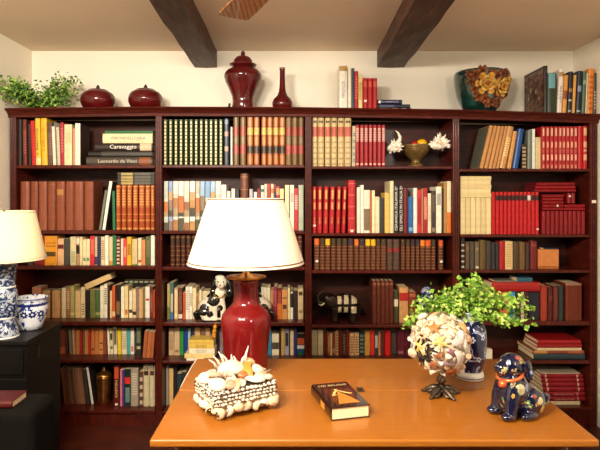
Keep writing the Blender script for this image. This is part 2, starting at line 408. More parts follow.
# ---- bay 1, second shelf
BR = bands(5, '8a4a2c', .0012)
n = row(1, 2, [(a, c, 181.5, col, {'seg': BR+([(.72, .84, 'b07a3c', .0004, True)] if i == 4 else [])}) for i, (a, c, col) in enumerate([(20.5, 29.6, '85452c'), (30.6, 38.2, '80402a'), (38.9, 47.2, '8a482e'), (47.7, 55.6, '7e4026'), (56.3, 64.9, '864426'), (65.5, 73.8, '824228'), (74.2, 83.4, '8a4a30'), (84.4, 93.5, '86442a')])], k='v', d='broad brown leather volume')
n = row(1, 2, [(98.7, 101.2, 190, '6c7060', {'dx': 6.2, 'd': 'slim grey-green leaning paperback'}), (102.2, 105.3, 181, '3c3a34', {'dx': 7.2, 'seg': [(0, 1, 'ece8da')], 'd': 'slim white leaning paperback'}), (112.7, 115.4, 191, '1e6a40', {'dx': -.8, 'd': 'slim green paperback'})], start=n)
OR = [(.02, .05, 'd09a50'), (.2, .23, 'c89048'), (.34, .36, 'c89048'), (.5, .93, 'b86a38', 0, True), (.95, .98, 'd09a50')]+dots(6, 'd8a860', .56, .92, .35)
n = row(1, 2, [(a, c, 185, 'a4481f', {'seg': OR}) for a, c in [(116.2, 120.6), (121.6, 126.4), (127.2, 132), (133, 138), (139, 144.6), (145.4, 150.2), (150.8, 154.6)]], k='v', d='orange-brown gilt volume', start=n)
pile([(117.6, 154.2, a, c, col, {'seg': [(.1, .42, 'b09a58', .0002, 1), (.47, .9, '5a564a', .0002, 1)], 'd': 'thin charcoal booklet'}) for a, c, col in [(181.4, 184.4, '2c2a24'), (178.2, 181, '322e28'), (174.8, 178, '2a2824'), (171, 174.5, '302c26')]], Z(184.9, Y0+.035), 'of four lying above the orange-brown gilt volumes', Y0+.035, k='p', dep=.13)
# ---- bay 1, third shelf
row(1, 3, [(27.5, 33, 238, '38302c'), (34, 39, 236, '6a1818'), (39.3, 44.4, 234.7, '8a1a1c'), (44.7, 57.3, 236, 'd0891e', {'seg': [(.3, .46, '4a3414', 0, True), (.62, .68, 'a8661a', 0, True), (.74, .78, 'a8661a', 0, True)], 'd': 'very thick ochre paperback with emblem'}),
    (57.6, 63.8, 238.7, 'd4a678', {'lab': [(.62, .78, '5c1a18')]}), (64, 70, 238.7, '3e3a32'), (70.3, 76, 236.7, 'cfc094', {'seg': pr('8a8a5a', .1, .5, 6)}), (76.3, 79.5, 236.7, 'b08a64', {'seg': [(.4, .7, '1c1410', 0), (.75, .95, 'e6d8b8')]}), (79.7, 82.6, 237, 'e0cc98'),
    (82.9, 86, 239.3, 'e4d2a6', {'seg': [(.16, .28, '5c8a5c', 0, True)]}), (86.2, 89.8, 239.3, 'e4d2a6', {'seg': [(.16, .28, '5c8a5c', 0, True)]}), (90.2, 94.4, 236, 'c82428', {'seg': pr('e07a60', .4, .9)}), (94.7, 97.3, 236.7, 'c0a888', {'seg': [(.02, .3, '3a3460')]}), (97.5, 100.7, 236.7, '262e50'), (101, 104.8, 236.7, 'dac498', {'seg': pr('9a8660', .2, .9)}),
    (105, 108.5, 235.3, 'efe6d0'), (109, 112.6, 236.7, 'dcc090', {'seg': [(.0, .16, 'c08a3c')]}), (112.8, 116, 235.3, '1c7440'), (116.2, 120.2, 236.7, '571a18', {'seg': dots(7, 'd8b8a0', .04, .96, .5)}), (120.8, 123.3, 238.7, 'e8d0b0'), (123.5, 126.6, 239, 'd83a44', {'seg': T_('ec9080', .3, .7)}),
    (126.9, 131.4, 237, 'e6ae24', {'seg': T_('a87814', .35, .75)}), (132, 137.4, 239, 'd2bc86', {'seg': [(.0, .04, '6a7a34')]}), (138, 141.5, 238, 'e6d2a8', {'seg': [(.1, .2, 'a86040')]}), (141.7, 145.3, 240, 'd28650'), (145.6, 150.4, 236.7, '575a34', {'seg': pr('7c7c50', .3, .9)}), (150.8, 154.7, 235.3, 'efe8d2')])
# ---- bay 1, fourth shelf
n = row(1, 4, [(32, 41, 287.3, 'b8785a', {'d': 'thick pinkish-brown paperback'}), (42.5, 50, 290.7, 'c49a62'), (52, 60, 290.7, 'd0a06c'), (61.6, 66, 288, 'e4d2a2'), (66.3, 70, 288.5, 'a06c50', {'seg': pr('d8b8a0', .3, .95)}), (70.3, 74.4, 286.3, 'b2a860', {'seg': [(.1, .16, 'e0d090')]}), (75.2, 80.6, 290.7, 'deba84'), (80.9, 85, 287.3, 'e8d2a0', {'seg': pr('a88a5c', .1, .5, 5)}),
    (85.3, 89.6, 290, '241c1a'), (90, 95.3, 290, '72763f'), (95.6, 100, 290, '4c6a3c', {'seg': [(.1, .2, 'a8a05c')]}), (100.2, 103.8, 286, 'eee4c6'), (104, 107.3, 284, 'f0e6ca', {'seg': pr('7c7060', .4, .9)}), (107.6, 109.8, 285, '442620'), (110, 112, 291, 'e4c08c'), (112.2, 115.2, 286, 'c4521f', {'seg': [(.05, .2, 'e6c090')]}),
    (115.6, 120.4, 284.7, '241a17', {'seg': [(.1, .5, '80603c', 0, True)]}), (121, 124.4, 286.7, 'eee2c2'), (124.6, 128.2, 286, 'e4cc92', {'seg': [(.1, .25, 'c8742c', 0, True)]}), (129.1, 132.3, 290.7, 'ecdcb6', {'seg': [(.18, .3, '5c3c28')]}), (132.5, 136, 289.3, 'e4c696', {'seg': [(.1, .22, '40281c')]}), (136.4, 138.8, 290, '8c7e70'), (139, 142.8, 289.3, 'd6a46e'), (143, 145.1, 290, '807248'),
    (145.3, 149.7, 286.7, 'f2ead6', {'seg': [(.55, .62, 'c03020', 0, True)]}), (150.2, 153, 287, '702e20', {'seg': pr('a87058', .2, .8)}), (153.2, 154.7, 290.7, 'cc4c22')], dep=.095)
row(1, 4, [(a, c, 280.2, col, {}) for a, c, col in [(124.2, 128.6, '20201c'), (128.8, 133.6, '2e5a34'), (133.8, 138.6, '24201c'), (138.8, 143.6, '221e1a'), (143.8, 149, '241c18'), (149.2, 154.4, '2a1c18')]], rec=.225, dep=.06, start=1, d='dark paperback with gilt top', seg=[(.93, .97, 'b8b08c', 0, True)], group='second line of books behind the fourth shelf')
for i, o in enumerate([o for o in COL.objects if o.get('group') == 'second line of books behind the fourth shelf']):
    o['label'] = f"{['black', 'green', 'black', 'black', 'black', 'brown'][i]} paperback in the hidden second line, {ordinal(i+1)} along the fourth shelf below the squat jars"
# the loose book lying aslant over the row
bo = book(X(98, 3.47), 3.47, 0, .036, .178, .088, 'e2c084', 'p', label='cream paperback lying aslant across the tops of upright books, fourth shelf below squat jars', group='')
A_ = math.atan2(P(108.7, 273.3, 3.47).z-P(84, 284, 3.47).z, P(108.7, 273.3, 3.47).x-P(84, 284, 3.47).x)
bo.rotation_euler = (0, PI/2-A_, 0); bo.location = (P(85.3, 287.4, 3.47).x, 3.472, P(85.3, 287.0, 3.47).z)
# ---- bay 1, fifth shelf
row(1, 5, [(60, 65, 329.7, '68301c', {'seg': [(.02, .3, '9a5030')]}), (65.2, 67.8, 329, '4c1a14'), (69.4, 72.2, 329, '66684e', {'dx': -1}), (72.9, 75.2, 329, 'c08664', {'dx': -1}), (75.6, 79.7, 329.7, 'b06c3c'), (80.2, 82.6, 329, '9c2420', {'dx': -.5}), (82.8, 84.4, 329, '7e5434'), (84.6, 88, 329, 'ba8048'), (88.2, 90.7, 328.5, 'b42a24', {'dx': -.4}), (91, 94.9, 328.3, 'be6e38', {'seg': [(.15, .22, '5c3018', 0, True)]}), (95.1, 98.8, 328.3, 'c27440'),
    (99, 103.2, 328.3, 'ca8848', {'seg': [(.4, .46, '60381c', 0, True), (.15, .2, '60381c', 0, True)]}), (103.4, 106.7, 328.8, '8e442a'), (108, 110, 328, 'f0e6cc', {'dx': -1}), (110.4, 113.4, 328, 'dcd094', {'dx': -1, 'seg': [(.55, .8, '30301c', 0, True), (.2, .3, '60582c', 0, True)]}), (114, 117.3, 327, 'e6d8c0', {'dx': -.7, 'seg': T_('6c5c48', .35, .9)}), (117.8, 121.4, 328, 'e6c41c', {'dx': -.6}), (121.8, 126.8, 328, 'e2d2b0', {'dx': -.3, 'seg': pr('a89878', .2, .8)}), (127.2, 130.2, 328, '4ea8a0', {'dx': -.3}), (130.4, 134.2, 328, 'efe4d0', {'seg': [(.1, .3, 'd88a80', 0, True)]})])
row(1, 5, [(136, 141.3, 327.7, '2e2e26', {'seg': [(.5, .9, '6c7458', 0, True), (.3, .4, 'b0a874', 0, True)], 'rec': .04, 'd': 'dark green-black hardback', 'k': 'h'}), (142.4, 146, 331, 'a85c34', {'dx': 2.2}), (146.3, 149.8, 331.5, 'b4683c', {'dx': 2.2}), (150.1, 153.2, 332, 'a85c30', {'dx': 1.8})], rec=.04, start=21)
# ---- bay 1, bottom shelf
q = [(64.4, 67.6, '6e3e26'), (67.9, 70.9, '5e3826'), (71.1, 73.6, '704a34'), (73.8, 76.2, '5c3828'), (76.4, 78.8, '7c523a'), (79, 81.2, '8c6044'), (81.4, 83.4, '9a6c4c'), (83.6, 85.4, '8a5e42')]
n = row(1, 6, [(a, c, 368.2, col, {'dx': -4.2}) for a, c, col in q], d='thin brown periodical')
n = row(1, 6, [(86.6, 90, 369, '3a342c', {'dx': -4.6}), (91.4, 93.8, 367, '3c3028', {'dx': -5.4, 'seg': [(0, 1, 'f2eadc')], 'd': 'slim white leaning paperback'})], start=n)
n = row(1, 6, [(113.8, 119.2, 366, '5e1414', {'seg': [(.68, .97, 'c4502c', 0, True)], 't': 'KARTEN', 'tc': 'd8d080', 'tp': (.22, .64), 'st': .02}), (120, 122.2, 369.7, 'd2707a'), (122.4, 124.3, 369.7, '483a86'), (124.6, 130.4, 369, '1c2e28', {'lab': [(.6, .78, 'd0301e')], 'seg': T_('6a8478', .1, .5)}), (130.7, 138.4, 368, 'a89a84', {'k': 'h', 'seg': pr('c8bca4', .3, .9), 'rec': .075}), (139.2, 143.2, 371.7, '60402e', {'seg': dots(4, 'c8b09a', .05, .95, .5)}),
    (143.4, 149.3, 364.3, 'd2c49c', {'k': 'h', 'seg': [(.74, .85, '4a2c1c', 0, True), (.88, .98, '6a5434', 0, True)], 't': 'C', 'tc': 'efe8d8', 'tp': (.9, .97), 'd': 'tall cream hardback lettered C'}), (149.5, 154.8, 364.3, 'd2c49c', {'k': 'h', 'seg': [(.74, .85, '603020', 0, True), (.88, .98, '6a5434', 0, True)], 't': 'D', 'tc': 'efe8d8', 'tp': (.9, .97), 'd': 'tall cream hardback lettered D'})], start=n, rec=.07)

# ---- bay 2, top shelf
GS = [(.0, 1, '34441f')]+[(.015+.97/12*i, .015+.97/12*(i+.66), 'dccb94', .0003, 2) for i in range(12)]
n = row(2, 1, [(c-2.3, c+2.3, 119.7, '25301a', {'seg': GS}) for c in (165.4, 170.7, 176, 181.1, 186.2, 191.3, 196.3, 201.4, 206.4, 211.2, 216, 221)], k='e', d='dark green gilt-spined volume', group='set of twelve green gilt volumes')
n = row(2, 1, [(224, 229, 118.7, '2c3440', {'seg': [(.62, .72, 'c89080', 0, True), (.3, .4, 'c8a088', 0, True), (.88, .97, '7c8494', 0, True)], 'k': 'h'}), (230.6, 232.4, 127, 'f0e8dc', {'d': 'very slim white paperback'})], start=n)
OL = dict(lab=[(.61, .79, 'a04636'), (.23, .41, 'a84640')], seg=dots(3, 'd8a868', .64, .77, .5)+[(.44, .58, '7e6848', 0, True)])
OG = dict(lab=[(.62, .77, 'd6b860'), (.24, .39, '3c3228')], seg=[(.8, .98, 'bc7c4a', 0, True), (.42, .58, 'bc844a', 0, True), (.03, .2, 'bc7c40', 0, True)])
n = row(2, 1, [(a, c, 116.7, '75582f', OL) for a, c in ((233.4, 239), (240.2, 246))], k='v', d='olive volume with red labels', start=n, group='antique volumes on the top shelf below the ginger jar')
n = row(2, 1, [(a, c, 116.5, 'a85a2c', OG) for a, c in ((247.2, 253.2), (253.9, 259.4), (261.5, 266.6), (267.3, 272.6), (273.3, 278.7), (279.4, 285))], k='v', d='orange volume with two labels', start=n, group='antique volumes on the top shelf below the ginger jar')
n = row(2, 1, [(a, c, 116.9, '75582f', OL) for a, c in ((285.7, 291.6), (292, 297.7), (298.4, 303.6))], k='v', d='olive volume with red labels', start=n, group='antique volumes on the top shelf below the ginger jar')
# ---- bay 2, second shelf
pic = [('c0c4b4', '6c6a54'), ('8ca0c8', '8a7468'), ('e0dcd0', 'b07848'), ('efe8d8', '7c8070'), ('e8dcc8', '9a6240'), ('dce0dc', 'b48a50'), ('c8b8a8', '604030'), ('9cbcd8', '8a7860'), ('88a8d0', 'b07850'), ('a0c4dc', '7a6850'), ('e6e2d6', '886850')]
pxs = [(164.1, 168), (168.6, 172.6), (173.2, 177.9), (178.4, 183.7), (184.2, 189.2), (189.8, 195), (195.6, 199.7), (200.2, 204.6), (205.2, 210), (210.5, 215), (215.5, 220.8)]
n = row(2, 2, [(a, c, 181.2, s, {'seg': [(.0, .16+.03*(i % 4), '54503c' if i % 3 == 0 else g), (.28, .36+.05*(i % 3), '4c4438' if i % 2 else 'a89474'), (.36+.05*(i % 3), .58+.04*(i % 4), g if i % 3 else 'c07038'), (.58+.04*(i % 4), .66+.04*(i*7 % 4), 'c8a070' if i % 2 else 'd0c8b4')]}) for i, ((a, c), (s, g)) in enumerate(zip(pxs, pic))], k='p', d='picture-spined travel guide')
n = row(2, 2, [(221.2, 226.2, 184.7, 'ece6da'), (226.8, 230.4, 191, 'e0dccf'), (231.4, 235, 188.7, 'e8e2d6'), (235.3, 239.2, 189.5, '241e1c'), (240.5, 248.2, 173.6, '6e3e28', {'k': 'v', 'seg': bands(5, 'a06c48'), 'dep': .2, 'd': 'tall brown leather volume'}), (249.4, 252.8, 189, 'b4b4b8'), (253.8, 257, 192, 'efe8dc'), (257.4, 260.6, 188.7, '882424'), (260.9, 264.1, 185.3, 'e4dcd0', {'seg': [(.85, .92, '3c6a60')]}), (264.4, 267, 184, 'eadcc0'),
    (267.2, 270.7, 183.7, 'a8382c'), (271, 273.7, 184, 'e8d0b0', {'seg': [(.8, .9, 'd08030')]}), (274, 276.1, 184.3, '8c2c3c', {'seg': [(.7, .85, '382c60')]}), (276.3, 279.6, 186, 'ac2c34', {'seg': [(.8, .95, 'e0a060')]}), (279.9, 284, 188.7, 'ead49a'), (285, 289.2, 185, 'ecdcae'), (289.9, 294, 185, 'f0e6d0', {'seg': [(.62, .82, 'c4b8a8', 0, True)]}), (294.3, 298.1, 188.3, 'c0282c', {'seg': pr('ecc8b8', .5, .85)}), (298.5, 303.4, 185, 'a8b098', {'seg': [(.3, .9, 'b8bca4', 0, True)]})], start=n)
# ---- bay 2, third shelf
DK = bands(7, 'a07840', .0008)
n = row(2, 3, [(a, a+4.7, 235.3, '4a2216', {'seg': DK+[(.72, .9, '3a2a1c', 0, True)]}) for a in (170.4, 175.6, 180.9, 186.3, 191.6, 196.9)], k='v', d='dark brown gilt volume')
row(2, 3, [(a, a+4.7, 235.3, '5a2018', {'seg': DK}) for a in (292.6, 297.6)], k='v', d='dark red-brown gilt volume', start=n)
# ---- bay 2, fourth shelf
n = row(2, 4, [(167.2, 170, 284, 'b8a46c', {'seg': [(.0, .35, '7a7440')]}), (170.2, 173.4, 282.7, '54706c', {'seg': [(.0, .12, '3a78b0'), (.2, .7, 'c8bc94', 0, True)]}), (174.2, 177.9, 288, 'd0a070', {'seg': [(.05, .95, 'e6d0a4', 0, True)]}), (178.2, 182.4, 288, '5c3624', {'seg': [(.02, .16, 'e0d0b8')]+pr('886048', .3, .9)}), (183, 185.3, 292.7, 'cc5028'), (185.6, 189, 286.7, 'efe6d0', {'seg': pr('a8a090', .3, .9)}), (189.2, 192.5, 286.7, 'efe6d0', {'seg': T_('c0b49c', .4, .8)}), (192.7, 196.2, 288, 'e6d4a6'), (196.8, 199, 292.7, 'd29a66', {'rec': .135}), (199.2, 201.6, 290, 'eadcb4', {'rec': .135}),
    (202.2, 212, 291, 'dcc8a2', {'d': 'wide cream hardback behind spotted dog', 'k': 'h', 'rec': .135}), (261, 263.8, 287, 'efe4ca', {'rec': .135}), (264, 267, 287.5, 'e6dabc', {'rec': .135}), (267.2, 270.1, 287.5, 'eadfbe', {'rec': .135}), (270.4, 273.8, 290, 'cc965c', {'rec': .135}), (274, 277, 286.7, '902040', {'seg': pr('c86080', .4, .9)}), (277.2, 281.8, 288, '702018', {'seg': [(.0, .5, 'd8782c'), (.5, .9, 'a05030', 0, True)]}), (282, 287.4, 290, 'd8965a', {'seg': [(.35, .5, '5c3420', 0, True), (.7, .75, '8c5a34', 0, True)]}), (287.7, 290.1, 288, 'eadca0'), (290.3, 293.1, 290, '2c2622', {'seg': [(.0, .4, 'efe6d4'), (.88, .95, 'e8e0d0', 0, True)]}), (293.4, 297.8, 290.7, '3c2a20'), (298, 303.2, 288.7, 'e8cf9e', {'seg': [(.78, .9, '604030', 0, True), (.2, .3, 'c09a60', 0, True)]})])
# ---- bay 2, fifth shelf
n = row(2, 5, [(168.8, 173.8, 328.3, 'c4a67e', {'seg': pr('9a7c58', .2, .8)}), (174.2, 179.6, 327.5, 'd0ac84', {'seg': [(.1, .2, '8c6c4c', 0, True)]}), (179.9, 183.5, 327.5, '2c8c38'), (183.8, 187.8, 327.5, '1e3c84'), (188, 190.4, 328.5, 'a4c0c4'), (190.8, 194.2, 328, '25304c'), (194.6, 200, 327.8, 'c09c72'), (200.3, 205, 328.5, '7c543c'), (205.4, 210, 328, 'b89c7a'), (210.4, 213.8, 328.5, '4a3428'), (214.2, 219.2, 327.6, '1e1a22'), (219.6, 222.6, 328.6, '947c80'),
    (267.6, 271.4, 331, '2c7ca8'), (271.8, 279, 333.7, 'e6d8b6', {'lab': [(.28, .6, '54483c')], 'd': 'thick cream paperback with photo'}), (279.3, 281, 331, '382418'), (281.2, 284.6, 328.3, 'c49c54'), (284.9, 288.9, 329, 'a8a4b4', {'seg': [(.35, .85, '2c2a30', 0, True)]}), (289.1, 290, 330, '403428'), (290.2, 293.7, 330.3, 'e0c898'), (294, 296.8, 329.6, '2c3874'), (297.2, 304.2, 333.7, '1c1a18', {'seg': [(.5, .8, 'c4582c'), (.3, .46, 'e8e4dc'), (.0, .28, '1c5478'), (.02, .12, '2c6a40', 0, True)], 'd': 'thick multicoloured paperback'})])
zt = pile([(186.4, 203.6, 358.3, 360.6, 'efe6cc', {'d': 'thin white paperback'}), (184.6, 214.4, 353, 357.6, 'e8ce86', {'d': 'cream-yellow paperback'}), (189, 214.6, 347.4, 352.6, 'eadfc4', {'d': 'white paperback', 'seg': pr('c8b890', .3, .7)}), (188.6, 213.6, 342.4, 347, 'e0bc58', {'d': 'golden yellow paperback', 'seg': pr('a88838', .3, .75)}), (189, 213.6, 338, 342.2, 'dcb650', {'d': 'darker yellow paperback'})], zs(2, 5), 'in the small pile beneath the spotted dog', Y0+.006, k='p', dep=.105)
# ---- bay 2, bottom shelf
row(2, 6, [(165.4, 168.2, 365.7, '968c7a'), (168.7, 172.8, 368.3, 'dcb070'), (173.1, 176.2, 367, '201e1c'), (176.6, 181.2, 373.7, '28383c'), (181.5, 186, 372, '2a2c2c'), (186.4, 191, 376, '3c3a34'), (191.4, 197, 374, '2c221c')])
# ---- bay 3, top shelf
CR = dict(lab=[(.6, .8, 'bc604c')], seg=dots(5, 'a8905c', .03, .58, .3)+[(.84, .95, 'c0aa78', 0, True), (.88, .92, '50401c', 0, True)])
n = row(3, 1, [(a, c, 117, 'cdb684', CR) for a, c in ((312.6, 317.6), (318.1, 324), (324.9, 330.6), (331.4, 337), (337.9, 344), (344.6, 351.2))], k='v', d='cream vellum volume with red label', group='set of six cream vellum volumes')
n = row(3, 1, [(352, 355.2, 126, 'bcaf8c', {'dx': .5, 'seg': pr('7c8478', .1, .9, 5)})], start=n)
n = row(3, 1, [(a, a+3.7, 125, '9c2026', {'seg': [(.6, .92, 'd8b4a8', 0, True), (.04, .07, 'e8d0c0', 0, True)]+dots(7, '9c2026', .62, .91, .35)}) for a in (355.6, 360, 364.3, 368.7, 373, 377.4, 381.6)], k='h', d='dark red hardback with white title', start=n, group='set of seven dark red hardbacks')
# ---- bay 3, second shelf
RG = [(.72, .95, 'd8a868', 0, 2), (.5, .66, 'd09a60', 0, 2), (.2, .34, 'b86a44', 0, 2)]+bands(5, '8a1418', .001)
n = row(3, 2, [(a, c, 186.7, 'b02022', {'seg': RG, 'dx': d_, 'st': .14 if i == 0 else None}) for i, (a, c, d_) in enumerate([(312.4, 316.6, 0), (317.2, 322, .4), (323, 328, .8), (329, 334, 1.2), (335.6, 340, 1.4), (341.4, 345.4, 1.6)])], k='v', d='bright red gilt volume')
n = row(3, 2, [(348, 355.5, 180.3, 'b8242a', {'k': 'v', 'seg': bands(5, 'd87a60', .001), 'st': .02, 'd': 'tallest red leather volume'}), (357, 360.4, 187.3, 'e4dac2'), (360.7, 363.8, 185, 'f2ecdc'), (364, 370, 190, 'e8dec6', {'lab': [(.06, .56, '7c6850')], 'd': 'white paperback with brown picture'}), (370.2, 372, 190.4, 'b4642c'), (372.2, 375.1, 190.4, 'efe2b4'), (375.3, 379.8, 196.7, 'd0cca0', {'seg': [(.0, .9, 'dcd8b8', 0, True)]}), (380.2, 384.6, 198, '34302a'),
    (385, 390, 192.7, 'e4ba60', {'d': 'yellow-ochre paperback'}), (390.3, 394.2, 181, 'ead8ac', {'k': 'h', 'dep': .2, 'd': 'tall cream hardback'}), (394.5, 398.9, 185.3, '1a1612', {'t': "CERAMICA ITALIANA D'", 'tc': 'efe8da', 'tp': (.05, .97), 'ts': .85, 'd': 'black Ceramica Italiana paperback'}), (399.4, 404, 185, '1a1612', {'t': 'GLI SMALTI IN ITALIA D', 'tc': 'efe8da', 'tp': (.04, .97), 'ts': .85, 'd': 'black Smalti in Italia paperback'}), (404.3, 407.3, 188, '7c1820'), (407.6, 408.8, 193, '2a2420'), (409, 413.8, 196.7, '2c60a4', {'seg': [(.05, .15, '80a8d0', 0, True)]}),
    (414, 418, 188, 'efe8da', {'k': 'h', 'dep': .18, 'side': 'b0aca0'}), (418.3, 422, 190, 'cc2430', {'seg': T_('a01420', .2, .8)}), (422.3, 423.8, 189, 'b08a58'), (424.1, 428.3, 188, 'a81f2c', {'seg': T_('d88070', .3, .8)}), (428.6, 432, 193.3, 'ecdcba', {'seg': pr('c0a888', .3, .7)}), (432.3, 436.6, 190.7, '40362e', {'seg': [(.02, .12, '8c7c68', 0, True), (.5, .9, '5c4e44', 0, True)]}), (436.9, 442.4, 186.7, 'efe6d0', {'seg': [(.6, .85, 'a8a498', 0, True)]}), (442.7, 444.4, 188.5, '241e1a'), (444.7, 447.7, 182.7, 'b08040'), (447.9, 452, 181.3, 'ecdcb0', {'seg': [(.0, .4, 'e0762a')], 'd': 'tall cream and orange paperback'})], start=n)
# ---- bay 3, third shelf
TS = [(314.1, 319.5, 'd8642a'), (319.9, 324.8, 0), (325.2, 330.4, 'e0ae24'), (331, 336, 0), (336.4, 341.6, 0), (342, 347.4, 0), (348, 353.6, 'n'), (354.2, 358.8, 'd8742a'), (359.2, 364.8, 'n'), (365.3, 370.6, 'e6b422'), (370.9, 375.8, 'e6b422'), (376.1, 380.4, 0), (380.8, 386.4, 0), (387, 392.8, 'r'), (393.2, 399.6, 'r'), (400.8, 405.2, 0), (405.8, 410.2, 0), (410.8, 415, 'n'), (415.8, 419.6, 'n'), (420.2, 424.9, 'e0822c'), (425.2, 430.9, 'd05a28'), (431.4, 435.6, 0), (438.4, 443.2, 'cc5a28')]
rows = []
for i, (a, c, lb) in enumerate(TS):
    o = {'seg': bands(8, 'a87c4c', .0009, .05, .74, .008)+[(.8, .98, '3c3a24', 0, True)], 'd': 'dark brown gilt volume'}
    if lb == 'n': o['seg'][-1] = (.8, .98, '2c2c3c', 0, True)
    elif lb == 'r': o = {'seg': bands(6, '7c5040', .0009), 'lab': [(.58, .7, '8c2420')], 'd': 'grey-brown volume with red label'}
    elif lb: o['lab'] = [(.78, .98, lb)]; o['d'] = f'brown gilt volume with {cname(lb)} label'
    if i in (0, 22): o['st'] = .24
    rows.append((a, c, 238+i*.08, '54281a' if lb != 'r' else '4c3a30', o))
row(3, 3, rows, k='v')
# ---- bay 3, fourth shelf
n = row(3, 4, [(a, a+4.1, 280.7, '602a1c', {'seg': [(.9, .95, '8c5c40', 0, True)]}) for a in (372.4, 376.6, 380.9, 385.1, 389.3)], k='h', d='tall dark brown hardback', rec=.05)
row(3, 4, [(393.8, 398.3, 291.3, '46482c', {'lab': [(.52, .75, 'd8d0b8')], 'd': 'olive hardback with white label'}), (399.2, 408.2, 287.3, 'c8935c', {'lab': [(.62, .85, 'a8241c')], 'd': 'thick tan hardback with red label'}), (408.5, 416.3, 292, '7c2a1c', {'seg': [(.85, .95, 'a85c3c', 0, True)]})], k='h', rec=.07, start=n)
# ---- bay 3, fifth shelf
row(3, 5, [(311.9, 317.5, 329.7, 'd6c698'), (317.8, 323.5, 329.7, 'd6c698'), (323.9, 327.7, 330.5, '701a1a'), (328, 330.6, 333, 'a8642c', {'seg': pr('d8a860', .2, .9)}), (330.9, 332.9, 333, 'e4c898'), (333.2, 335.6, 332, '84382a', {'seg': [(.1, .3, 'c89080', 0, True)]}), (335.9, 339.1, 330.6, 'd4aa70', {'seg': pr('8c5c38', .1, .9, 7)}), (339.4, 343.2, 330, '6a1818'), (343.5, 346.8, 330.5, '3a3020', {'seg': pr('7c6840', .1, .9, 7)}), (347.1, 350.3, 330, '7c1a1a'), (350.6, 355.5, 333, 'd8ae76', {'seg': pr('9c7044', .1, .9, 7)}), (355.8, 360.3, 333, 'd8ae76', {'seg': pr('9c7044', .1, .9, 7)}),
    (360.7, 365.7, 330.5, '262e2a', {'seg': pr('6c8478', .1, .9, 5)}), (366, 371.5, 330.5, 'c08c3c', {'seg': [(.0, .95, 'c89444', 0, True)]}), (371.8, 376, 330, 'd83024'), (376.3, 380, 330.6, '3a3c38', {'seg': [(.3, .8, 'b0aea4', 0, True)]}), (380.2, 382.4, 331, 'c47a4c'), (382.7, 386.2, 330.5, '5a2420'), (386.7, 392.8, 330, 'cc1c1c', {'k': 'h'}), (393.1, 399, 330.6, '2c241e', {'seg': pr('54483c', .1, .9)}), (399.5, 406.8, 330, '5e1424', {'seg': [(.08, .16, '9c6470', 0, True)]}), (407.1, 411.5, 330, '541220'), (412, 417.5, 331, '481a1c'), (418, 424, 330, '3a2420'), (424.5, 430, 331, '4c1c18'), (430.5, 437, 330, '30201c'), (437.5, 444, 331, '54201c'), (444.5, 451, 330, '3c1c1a')])
# ---- bay 4, top shelf
n = row(4, 1, [(479.4, 483.4, 125.3, 'c0884c', {'dx': 10.4, 'side': '6c6a58', 'd': 'tan-spined leaning hardback with grey cover'}), (484, 487.9, 125.6, 'b8824a', {'dx': 10}), (488.3, 491.9, 125.8, 'c48c50', {'dx': 9.7}), (492.3, 495.6, 126, 'b8824a', {'dx': 9.4}), (496, 499, 126, 'be884e', {'dx': 9.2}), (499.4, 505.4, 126, 'c08c50', {'dx': 8.8, 'seg': pr('e4c070', .3, .75, 8), 'd': 'thick tan leaning hardback'}), (506.8, 511.2, 131, 'c8904e', {'dx': 6.5})], k='h', d='tan leaning hardback', dep=.2)
n = row(4, 1, [(512.2, 518, 128.6, '14498c', {'dx': 6.3, 'k': 'h', 'd': 'blue leaning hardback'}), (521.8, 526.6, 144, '302418', {'seg': dots(6, 'b09468', .05, .95, .55), 'd': 'short patterned paperback'}), (527.2, 531.6, 130, '6e7468', {'k': 'h', 'dx': .6}), (532.2, 535, 129, 'dce4dc'), (535.4, 540.6, 137.3, 'd2bc8a', {'d': 'short cream paperback'})], start=n)
GR = dict(seg=[(.78, .96, 'e4c09c', 0, 2), (.5, .64, 'dcb08c', 0, 2), (.2, .34, 'e4c09c', 0, 2), (.38, .46, 'b06050', 0, 2), (.02, .1, 'd09878', 0, 2)])
n = row(4, 1, [(a, a+4.0, 126.7, 'a8181c', GR) for a in (541, 545.2, 549.4, 553.6, 557.8, 561.5, 565.4, 569.3, 573.2)], k='e', d='red volume with gilt panels', start=n, group='set of nine red gilt volumes')
n = row(4, 1, [(577.5, 583.4, 126.4, 'b8161a', {'d': 'thick plain red volume'}), (583.8, 589.2, 126.3, 'b81c1e', {'seg': [(.78, .96, 'dca878', 0, True), (.5, .64, 'dca878', 0, True), (.2, .34, 'dca878', 0, True), (.4, .46, 'd09070', 0, True)], 'd': 'red volume with broad gilt panels'})], k='e', start=n)
# ---- bay 4, second shelf
n = row(4, 2, [(460.4+5.15*i, 465.3+5.15*i, 197.7, ['ddc890', 'd6c086', 'dfca94'][i % 3], {'seg': [(.02, .98, ['e0cc96', 'dac48c', 'e4d09c'][i % 3], 0, True)]}) for i in range(6)], k='p', d='plain cream volume', group='cream volumes standing below the cream pile')
pile([(460.4, 491.2-.6*(i % 2), 197.2-4.45*(i+1), 197.2-4.45*i-.2, ['dac58c', 'e2ce98', 'd6c088', 'dfca92', 'd8c48c'][i], {'d': 'cream paperback'}) for i in range(5)], Z(197.5, Y0+.03), 'of five lying on the standing cream volumes', Y0+.03, k='p', dep=.13)
n = row(4, 2, [(491.6, 495.2, 192, 'b8181c', {'d': 'plain red encyclopedia volume'})]+[(495.5+3.97*i, 499.2+3.97*i, 192, 'b81a1e', {'lab': [(.8, .92, '2a1a18' if i != 8 else 'd8d4cc')], 'st': .1 if i == 10 else None, 'd': 'red encyclopedia volume with black label' if i != 8 else 'red encyclopedia volume with white label'}) for i in range(11)], k='e', start=n)
